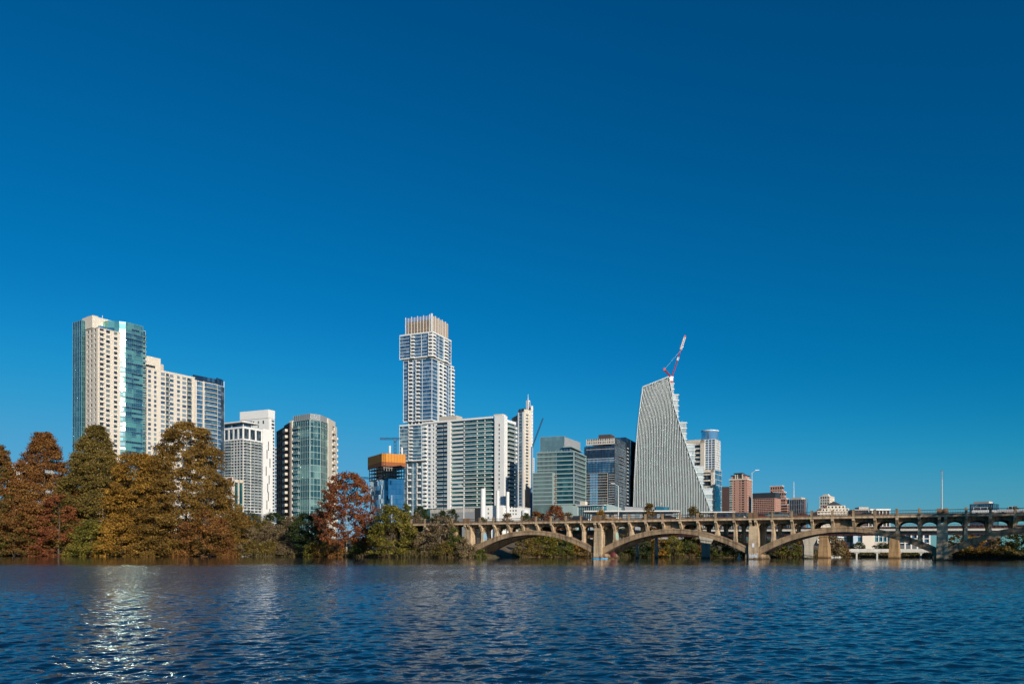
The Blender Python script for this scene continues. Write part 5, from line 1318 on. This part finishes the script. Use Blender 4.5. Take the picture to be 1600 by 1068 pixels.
def profile(style, t):
    if style == 'cypress': return np.clip(.20 + 1.04*(1-t)**.70*(.55+.45*np.minimum(1, t*5+.55)), 0, 1) * np.where(t > .93, (1-t)/.07*.8+.2, 1)
    if style == 'cone': return np.clip(.07 + 1.0*(1-t)**.95, 0, 1)*(.86+.14*np.minimum(1, t*8))
    if style == 'round': return np.sqrt(np.clip(1-(2*t-1.0)**2*.92, .03, 1))
    if style == 'bush': return np.sqrt(np.clip(1-t**2.2, .02, 1))
    if style == 'dome': return np.sqrt(np.clip(1-((t-.32)/.70)**2, .04, 1))*np.where(t < .32, .78+.22*t/.32, 1)
    if style == 'spread': return np.clip(.35+.65*np.sin(np.clip(t*1.25, 0, 1)*math.pi*.5), 0, 1)*np.sqrt(np.clip(1-t**3, .05, 1))
def tree(name, label, px, D, top, hw, style, kind, seed, clear=.06, dens=1.0, leaf=.46, group=None, basez=None, barkm=None, clump=None, cat='tree', yaw=0):
    rs = np.random.RandomState(seed)
    x = X(px, D); zb = land_z(px, D) if basez is None else basez; zb = max(zb, -.3)
    H = Zp(px, top, D) - zb; Rr = hw/F*D
    root = empty(name, (x, D, zb), yaw, label, cat, group)
    big = H > 14
    area = H*Rr
    nc = int(20 + area*(1.15 if big else 1.6))
    nc = min(nc, 1100)
    # clump centres
    t = rs.rand(nc*6); t = t[rs.rand(nc*6) < np.clip(profile(style, t)*.7+.32, 0, 1)][:nc]; nc = len(t)
    phi = rs.rand(nc)*2*math.pi
    lob = 1 + .05*np.sin(phi*2+seed+t*5) + .08*np.sin(phi*3+seed*1.7-t*9) + .09*np.sin(t*38+2*np.sin(phi+seed))
    rad = Rr*profile(style, t)*np.clip(.35+.65*rs.rand(nc)**.45, 0, 1)*lob
    cz = H*(clear + (1-clear)*t*.97)
    cx_, cy_ = rad*np.cos(phi), rad*np.sin(phi)
    cr = (clump or (Rr*.10+.75))*(.65+.7*rs.rand(nc))*(1-.35*t if style in ('cypress', 'cone') else 1)
    # leaves
    per = (78 if big else 62)*dens
    allc = []
    n_i = np.maximum(10, (per*(cr/(leaf*3.6))**1.7)).astype(int)
    n_i = np.minimum(n_i, 420)
    idx = np.repeat(np.arange(nc), n_i); N = len(idx)
    d = rs.normal(size=(N, 3)); d /= np.linalg.norm(d, axis=1)[:, None]
    rr = rs.rand(N)**.55
    flat = .36 if style in ('cypress', 'cone') else .62
    P = np.stack([cx_[idx], cy_[idx], cz[idx]], 1) + d*(rr*cr[idx])[:, None]*np.array([1, 1, flat])
    if style in ('cypress', 'cone'):   # drooping sprays: outer leaves hang
        out = np.stack([np.cos(phi[idx]), np.sin(phi[idx]), np.zeros(N)], 1)
        P += out*(rs.rand(N)*cr[idx]*.5)[:, None]; P[:, 2] -= rs.rand(N)**2*cr[idx]*.45
    P[:, 2] = np.maximum(P[:, 2], .15)
    sz = leaf*(.55+.8*rs.rand(N))
    a = rs.normal(size=(N, 3)); a /= np.linalg.norm(a, axis=1)[:, None]
    b_ = np.cross(a, rs.normal(size=(N, 3))); b_ /= np.linalg.norm(b_, axis=1)[:, None]
    a2 = a*sz[:, None]*.62; b2 = b_*sz[:, None]*.38
    V = np.stack([P-a2, P+b2, P+a2*1.05, P-b2], 1).reshape(-1, 3).astype(np.float32)
    me = bpy.data.meshes.new('crown'); me.vertices.add(4*N); me.vertices.foreach_set('co', V.ravel())
    me.loops.add(4*N); me.loops.foreach_set('vertex_index', np.arange(4*N, dtype=np.int32))
    me.polygons.add(N); me.polygons.foreach_set('loop_start', np.arange(0, 4*N, 4, dtype=np.int32)); me.update(calc_edges=True)
    me.materials.append(leafmat(kind, seed)); link('foliage' if cat != 'tree' else 'crown', me, root)
    # trunk with limbs
    mb = MB(); tr = max(.10, H*.010+.06); bm_ = barkm or bark
    sx = rs.uniform(-.3, .3); segs = 6; hp = H*(.93 if style in ('cypress', 'cone') else .6)
    pts = [(sx*math.sin(i*1.3)*tr*2, sx*math.cos(i)*tr*1.5, hp*i/segs - (.6 if i == 0 else 0)) for i in range(segs+1)]
    for i in range(segs): mb.tube(pts[i], pts[i+1], tr*(1-i/segs*.85)*(1.35 if i == 0 else 1), tr*(1-(i+1)/segs*.85), 7)
    order = rs.permutation(nc)[:min(nc, 34 if big else 14)]
    for i in order:
        q_ = max(.06, min(.98, (cz[i]-rad[i]*.35)/hp)); k = min(segs-1, int(q_*segs)); f_ = q_*segs-k
        p0 = tuple(pts[k][j]+(pts[k+1][j]-pts[k][j])*f_ for j in range(3)); p1 = (cx_[i]*.95, cy_[i]*.95, cz[i])
        mid = tuple((p0[j]+p1[j])/2+(0, 0, rad[i]*.06)[j] for j in range(3)); r0_ = max(.05, tr*.33*(1-q_*.6))
        mb.tube(p0, mid, r0_, r0_*.65, 5); mb.tube(mid, p1, r0_*.65, r0_*.25, 4)
    mb.build('trunk' if cat == 'tree' else 'stem', bm_, root)
    return root
G1 = 'big bald cypresses on the left bank'
tree('cypress_tree', 'brown olive cypress cut off by the left edge of the photo', -6, 279, 690, 66, 'cone', 'mixed', 1, group=G1)
tree('cypress_tree', 'rust red pointed cypress, second large tree from the left edge', 68, 283, 670, 78, 'cone', 'rust2', 2, group=G1)
tree('cypress_tree', 'tall olive green cypress in front of the tallest left tower', 150, 286, 659, 80, 'cone', 'olive', 3, group=G1)
tree('broadleaf_tree', 'golden orange round tree between the olive and the biggest cypress', 217, 272, 703, 47, 'round', 'gold', 4, clear=.0)
tree('cypress_tree', 'biggest amber brown cypress at the right end of the left bank grove', 291, 278, 652, 80, 'cypress', 'amber', 5, clear=.02, group=G1)
G2 = 'lower trees at the water edge of the grove'
tree('low_cypress_tree', 'low brown cypress at the water by the left edge of the photo', 22, 269, 770, 46, 'cypress', 'mixed', 11, clear=0, group=G2)
tree('low_cypress_tree', 'low rust red cypress under the second large tree', 92, 270, 768, 38, 'cypress', 'rust', 12, clear=0, group=G2)
tree('low_cypress_tree', 'low yellow green cypress leaning over the water below the olive cypress', 142, 266, 812, 34, 'bush', 'yellow', 13, clear=0, group=G2)
tree('low_cypress_tree', 'low mixed brown cypress below the golden tree', 192, 266, 800, 38, 'bush', 'gold', 14, clear=0, group=G2)
tree('low_cypress_tree', 'low orange cypress under the left flank of the biggest cypress', 245, 269, 790, 38, 'cypress', 'amber', 15, clear=0, group=G2)
tree('low_cypress_tree', 'low reddish cypress under the right flank of the biggest cypress', 318, 267, 796, 44, 'bush', 'rust2', 16, clear=0, group=G2)
tree('low_cypress_tree', 'low dark green cypress at the water in the far left corner of the bank', -22, 268, 800, 40, 'bush', 'green', 17, clear=0, group=G2)
tree('small_tree', 'sparse yellowish tree at the right edge of the biggest cypress', 362, 292, 806, 14, 'round', 'yellow', 18, leaf=.4, dens=.6)
# brush between grove and rust tree
GB = 'bushes on the middle bank'
for i, (px, D, top, hw, kd, lab) in enumerate([
  (386, 306, 797, 26, 'dark', 'dark evergreen bush directly below the low tan building'),
  (428, 308, 800, 30, 'dark', 'dark evergreen bush below the white slotted wall'),
  (402, 300, 806, 30, 'olive', 'olive bush on the slope below the dark evergreens'),
  (455, 302, 805, 22, 'brown', 'brown bush on the slope left of the dark green tree'),
  (384, 292, 822, 26, 'brown', 'brown leafless thicket beside the biggest cypress'),
  (424, 290, 819, 30, 'brown', 'pinkish brown thicket in the middle of the slope'),
  (449, 286, 826, 22, 'brown', 'brown thicket just left of the dark green tree'),
  (372, 281, 848, 18, 'brown', 'low brown bush at the water beside the biggest cypress'),
  (398, 281, 846, 20, 'olive', 'low olive bush at the water, second from the grove'),
  (424, 281, 845, 18, 'olive', 'low olive bush at the water, third from the grove'),
  (447, 279, 848, 18, 'brown', 'low brown bush at the water left of the dark green tree'),
  (505, 267, 846, 18, 'mixed', 'low mixed bush at the water right of the dark green tree'),
  (528, 260, 850, 16, 'rust2', 'low reddish bush at the foot of the rust tree'),
  (566, 254, 848, 18, 'green', 'low green bush right of the rust tree trunk')]):
    tree('bush', lab, px, D, top, hw, 'bush', kd, 30+i, clear=0, leaf=.38, cat='bush', group=GB, dens=.9)
tree('evergreen_tree', 'dark green dense tree left of the rust tree', 480, 274, 801, 27, 'round', 'dark', 50, clear=0, leaf=.42, dens=1.2)
tree('bush', 'bright yellow green bush at the foot of the dark green tree', 487, 267, 846, 12, 'bush', 'yellow', 51, clear=0, leaf=.35, cat='bush', group=GB)
tree('cypress_tree', 'rust red spreading cypress with visible trunk in front of the curved glass tower', 541, 259, 735, 45, 'dome', 'rust', 52, clear=.12, leaf=.48, dens=1.0, barkm=palebark, clump=1.4)
tree('small_tree', 'thin reddish tree just right of the rust cypress', 575, 254, 806, 20, 'round', 'rust', 53, clear=.1, leaf=.38, dens=.6, barkm=palebark)
tree('small_tree', 'thin brown tree between the curved glass tower and the rust cypress', 500, 278, 792, 18, 'round', 'brown', 54, clear=.1, leaf=.38, dens=.6)
tree('broadleaf_tree', 'yellow green tree at the water left of the bridge', 612, 243, 789, 38, 'bush', 'yellow', 55, clear=0, leaf=.42)
tree('bush', 'yellow green bush on the right flank of the yellow green tree', 641, 240.5, 818, 16, 'bush', 'yellow', 56, clear=0, leaf=.4, cat='bush', group=GB)
tree('small_tree', 'brown twiggy tree in front of the bridge approach', 688, 236.5, 803, 22, 'round', 'brown', 57, clear=.05, leaf=.34, dens=.75, barkm=palebark)
tree('bush', 'olive brown bush under the bridge approach left of the twiggy tree', 664, 238.5, 830, 20, 'bush', 'brown', 58, clear=0, leaf=.36, cat='bush', group=GB)
tree('bush', 'green bush growing against the first bridge pier', 713, 233.5, 824, 15, 'bush', 'green', 59, clear=0, leaf=.36, cat='bush', group=GB)
tree('bush', 'brown bush on the bank in front of the first bridge pier', 728, 231.5, 843, 17, 'bush', 'brown', 60, clear=0, leaf=.36, cat='bush', group=GB)
tree('bush', 'low olive bush at the water under the twiggy tree', 695, 233.5, 846, 20, 'bush', 'olive', 61, clear=0, leaf=.36, cat='bush', group=GB)
tree('bush', 'small bright green bush at the water by the springing of the first arch', 752, 231, 858, 8, 'bush', 'green', 62, clear=0, leaf=.3, cat='bush', group=GB, basez=-.2)
# trees behind the bridge, on the upper bank
GU = 'trees standing behind the bridge rail'
for i, (px, D, top, hw, kd, lab) in enumerate([
  (634, 345, 786, 12, 'green', 'green tree below the unfinished orange tower'),
  (657, 350, 789, 15, 'dark', 'dark oak directly below the stacked tower'),
  (685, 352, 790, 14, 'dark', 'dark oak below the left bay of the white slab block'),
  (706, 352, 793, 14, 'dark', 'dark oak left of the lamp before the white slab block'),
  (755, 330, 798, 5, 'yellow', 'small yellow tree left of the thickest chimney'),
  (792, 330, 801, 12, 'brown', 'bare brown tree in front of the power house'),
  (822, 330, 801, 12, 'green', 'low green tree by the round white tank'),
  (842, 305, 797, 18, 'rust2', 'low rusty tree left of the round red brown tree'),
  (867, 300, 788, 20, 'rust', 'round red brown tree below the green office block'),
  (888, 300, 799, 12, 'brown', 'low brown tree right of the round red brown tree'),
  (938, 290, 796, 11, 'gold', 'small golden tree left of the lamp with the left-pointing arm'),
  (1015, 300, 785, 13, 'amber', 'brownish pointed tree before the left part of the finned tower'),
  (1085, 300, 789, 17, 'olive', 'olive tree before the right part of the finned tower'),
  (650, 290, 800, 14, 'brown', 'brown bare tree behind the left end of the bridge rail')]):
    tree('upper_bank_tree', lab, px, D, top, hw, 'bush', kd, 70+i, clear=0, leaf=.42, group=GU, basez=5.5, dens=1.3)
# growth seen under the arches
GA = 'bushes seen under the bridge arches'
arch_list = [
  (822, 246, 838, 22, 'olive', 'dark olive bush under the first arch, at its left'), (848, 249, 832, 24, 'yellow', 'yellow green bush under the middle of the first arch'),
  (876, 250, 836, 22, 'green', 'green bush under the right half of the first arch'), (903, 252, 824, 18, 'gold', 'golden bush rising to the deck at the right of the first arch'),
  (905, 248, 848, 18, 'brown', 'low brown bush beside the graffitied red umbrella pier'), (947, 258, 826, 14, 'yellow', 'yellow bush just right of the kayak pier'),
  (972, 262, 822, 14, 'green', 'green bush high under the left of the second arch'), (1000, 262, 832, 20, 'dark', 'dark bush behind the slim footbridge columns'),
  (1030, 249, 836, 16, 'gold', 'golden bush under the middle of the second arch'), (1052, 249, 837, 17, 'yellow', 'yellow green bush under the second arch left of the wide pier'),
  (1075, 250, 838, 18, 'green', 'green bush just left of the wide-headed footbridge pier'), (1092, 252, 842, 12, 'rust2', 'reddish bush touching the wide-headed footbridge pier'),
  (1122, 256, 838, 15, 'green', 'green bush right of the wide-headed footbridge pier'), (1145, 262, 832, 18, 'dark', 'dark bush at the right foot of the second arch'),
  (1196, 262, 842, 16, 'dark', 'dark bush at the left foot of the third arch'), (1216, 256, 846, 16, 'yellow', 'yellow green bush under the left of the third arch'),
  (1236, 258, 840, 17, 'green', 'green bush left of the second footbridge pier'), (1253, 262, 838, 13, 'rust2', 'rust bush right behind the second footbridge pier'),
  (1302, 278, 838, 15, 'brown', 'dark brown tree right of the left stone pier'), (1314, 284, 842, 13, 'rust2', 'reddish brown bush before the boardwalk start'), (1306, 274, 852, 16, 'olive', 'low olive bush right of the left stone pier'),
  (1345, 308, 862, 16, 'green', 'low green bush under the left part of the boardwalk'), (1380, 308, 862, 16, 'olive', 'low olive bush under the middle of the boardwalk'), (1425, 307, 860, 18, 'yellow', 'low yellow green bush under the right part of the boardwalk'),
  (1340, 325, 848, 12, 'dark', 'small dark tree above the boardwalk left end'), (1380, 325, 848, 14, 'dark', 'small dark tree above the boardwalk beside the stone pier'),
  (1497, 250, 832, 18, 'amber', 'amber tree just right of the shaded pier'), (1520, 251, 829, 17, 'gold', 'golden brown tree under the right-hand arch'),
  (1545, 252, 833, 19, 'brown', 'brown tree under the right-hand arch, third from the shaded pier'), (1568, 250, 830, 17, 'amber', 'amber tree under the right-hand arch near the photo edge'),
  (1592, 246, 832, 19, 'dark', 'dark tree at the right edge under the bridge'), (1618, 244, 830, 20, 'dark', 'dark tree cut off by the right edge under the bridge'), (1484, 258, 846, 12, 'green', 'low green bush right behind the shaded pier'),
  (1506, 243, 853, 14, 'olive', 'low olive bush at the water right of the shaded pier'), (1535, 241, 854, 16, 'amber', 'low amber bush at the water under the right-hand arch'), (1567, 240, 854, 16, 'olive', 'low olive bush at the water near the right edge')]
for i, (px, D, top, hw, kd, lab) in enumerate(arch_list):
    D = max(D, shore(px)+2)
    tree('bank_bush', lab, px, D, top, hw, 'bush' , kd, 100+i, clear=0, leaf=.42, cat='bush', group=GA)
# shoreline ground cover: reeds, brush and roots along the water
rs = np.random.RandomState(77); N = 26000
pxr = rs.uniform(-60, 1640, N); V = []; k = 0
keep = []
for px in pxr:
    if 748 < px < 800 : continue
    D = shore(px) + rs.rand()**1.5*9 - .6
    hgt = (.5+1.2*rs.rand()**2)*(1 if px < 1300 else .7)
    keep.append((X(px, D), D, max(land_z(px, D), -.2), hgt))
K = np.array(keep); N = len(K); ang = rs.rand(N)*6.283; wd = .07+.12*rs.rand(N)
dx, dy = np.cos(ang)*wd, np.sin(ang)*wd; lx, ly = rs.normal(size=N)*.35, rs.normal(size=N)*.35
V = np.stack([np.stack([K[:,0]-dx, K[:,1]-dy, K[:,2]], 1), np.stack([K[:,0]+dx, K[:,1]+dy, K[:,2]], 1),
              np.stack([K[:,0]+dx*.4+lx, K[:,1]+dy*.4+ly, K[:,2]+K[:,3]], 1), np.stack([K[:,0]-dx*.4+lx, K[:,1]-dy*.4+ly, K[:,2]+K[:,3]*.95], 1)], 1).reshape(-1, 3).astype(np.float32)
me = bpy.data.meshes.new('reeds'); me.vertices.add(4*N); me.vertices.foreach_set('co', V.ravel()); me.loops.add(4*N); me.loops.foreach_set('vertex_index', np.arange(4*N, dtype=np.int32))
me.polygons.add(N); me.polygons.foreach_set('loop_start', np.arange(0, 4*N, 4, dtype=np.int32)); me.update(calc_edges=True); me.materials.append(foliage('foliage_reeds', ((.06,.06,.02), (.13,.10,.04), (.19,.13,.06)), .08))
tag(link('reeds', me), 'brown and olive reeds and brush along the water edge', 'reeds', kind='stuff')
# fallen pale branch and boulders
D = shore(395)-.5; mb = MB(); pts = [(-3.4,0,.1),(-1.5,.2,.25),(.8,.1,.9),(2.6,.5,2.0)]
for a, c in zip(pts, pts[1:]): mb.tube(a, c, .14, .09, 6)
mb.tube(pts[1], (-.4,-.2,.9), .07, .03, 5); mb.tube(pts[2], (2.2,-.2,.8), .07, .03, 5)
tag(mb.build('fallen_branch', palebark, None, (X(393, D), D, 0)), 'pale fallen branch at the water below the brown thicket', 'branch')
rk = random.Random(8)
for i, px in enumerate((1297, 1302, 1307.5)):
    D = shore(px)-.4+i*.3; mb = MB(); r_ = .8+rk.random()*.4
    mb.lathe([(r_*.8, -.5), (r_, 0), (r_*.85, .4), (r_*.4, .7+.1*i)], 0, 0, 7+i)
    for j, v in enumerate(mb.v): mb.v[j] = (v[0]*(1+rk.uniform(-.15, .15))*1.3, v[1]*(1+rk.uniform(-.15, .15)), v[2]*(1+rk.uniform(-.1, .1)))
    tag(mb.build('boulder', whitec, None, (X(px, D), D, 0)), ['pale boulder touching the left stone pier', 'middle one of the three pale boulders by the stone pier', 'pale boulder farthest right of the stone pier'][i], 'boulder', 'pale boulders by the stone pier')
# low wall along the path on the middle bank
D = 291; mb = MB()
for (a, c, z_) in ((357, 378, 4.6), (395, 405, 4.0), (420, 442, 3.9)): mb.box(X(a, D)-X(400, D), X(c, D)-X(400, D), -.2, .2, z_-1.6, z_)
tag(mb.build('path_wall', whitec, None, (X(400, D), D, 0)), 'broken pieces of pale low wall along the path behind the bushes', 'wall')

# ---- south bank at the right, outside the frame, whose cottonwoods shade the right-hand pier
mb = MB(); poly = [(110,138),(104,118),(118,70),(140,-40),(420,-60),(420,120),(250,150),(160,150)]
mb.prism(list(poly), -1.5, .5)
tag(mb.build('bank', bpy.data.materials['earth']), kind='structure')
for i, (x_, y_, top_, r_, lab) in enumerate([(119, 131, 26.3, 9, 'tall cottonwood on the near right bank, first from the bridge'), (130, 120, 30.3, 9, 'tall cottonwood on the near right bank, farther from the bridge'), (134, 139, 24, 7, 'leaning cottonwood on the near right bank beside the bridge')]):
    tree('cottonwood_tree', lab, CX+F*x_/y_, y_, HY-(top_-EYE)*F/y_+ROLL*F*x_/y_, r_*F/y_, 'round', 'green', 200+i, clear=.5, basez=.4, leaf=.6, dens=.13)
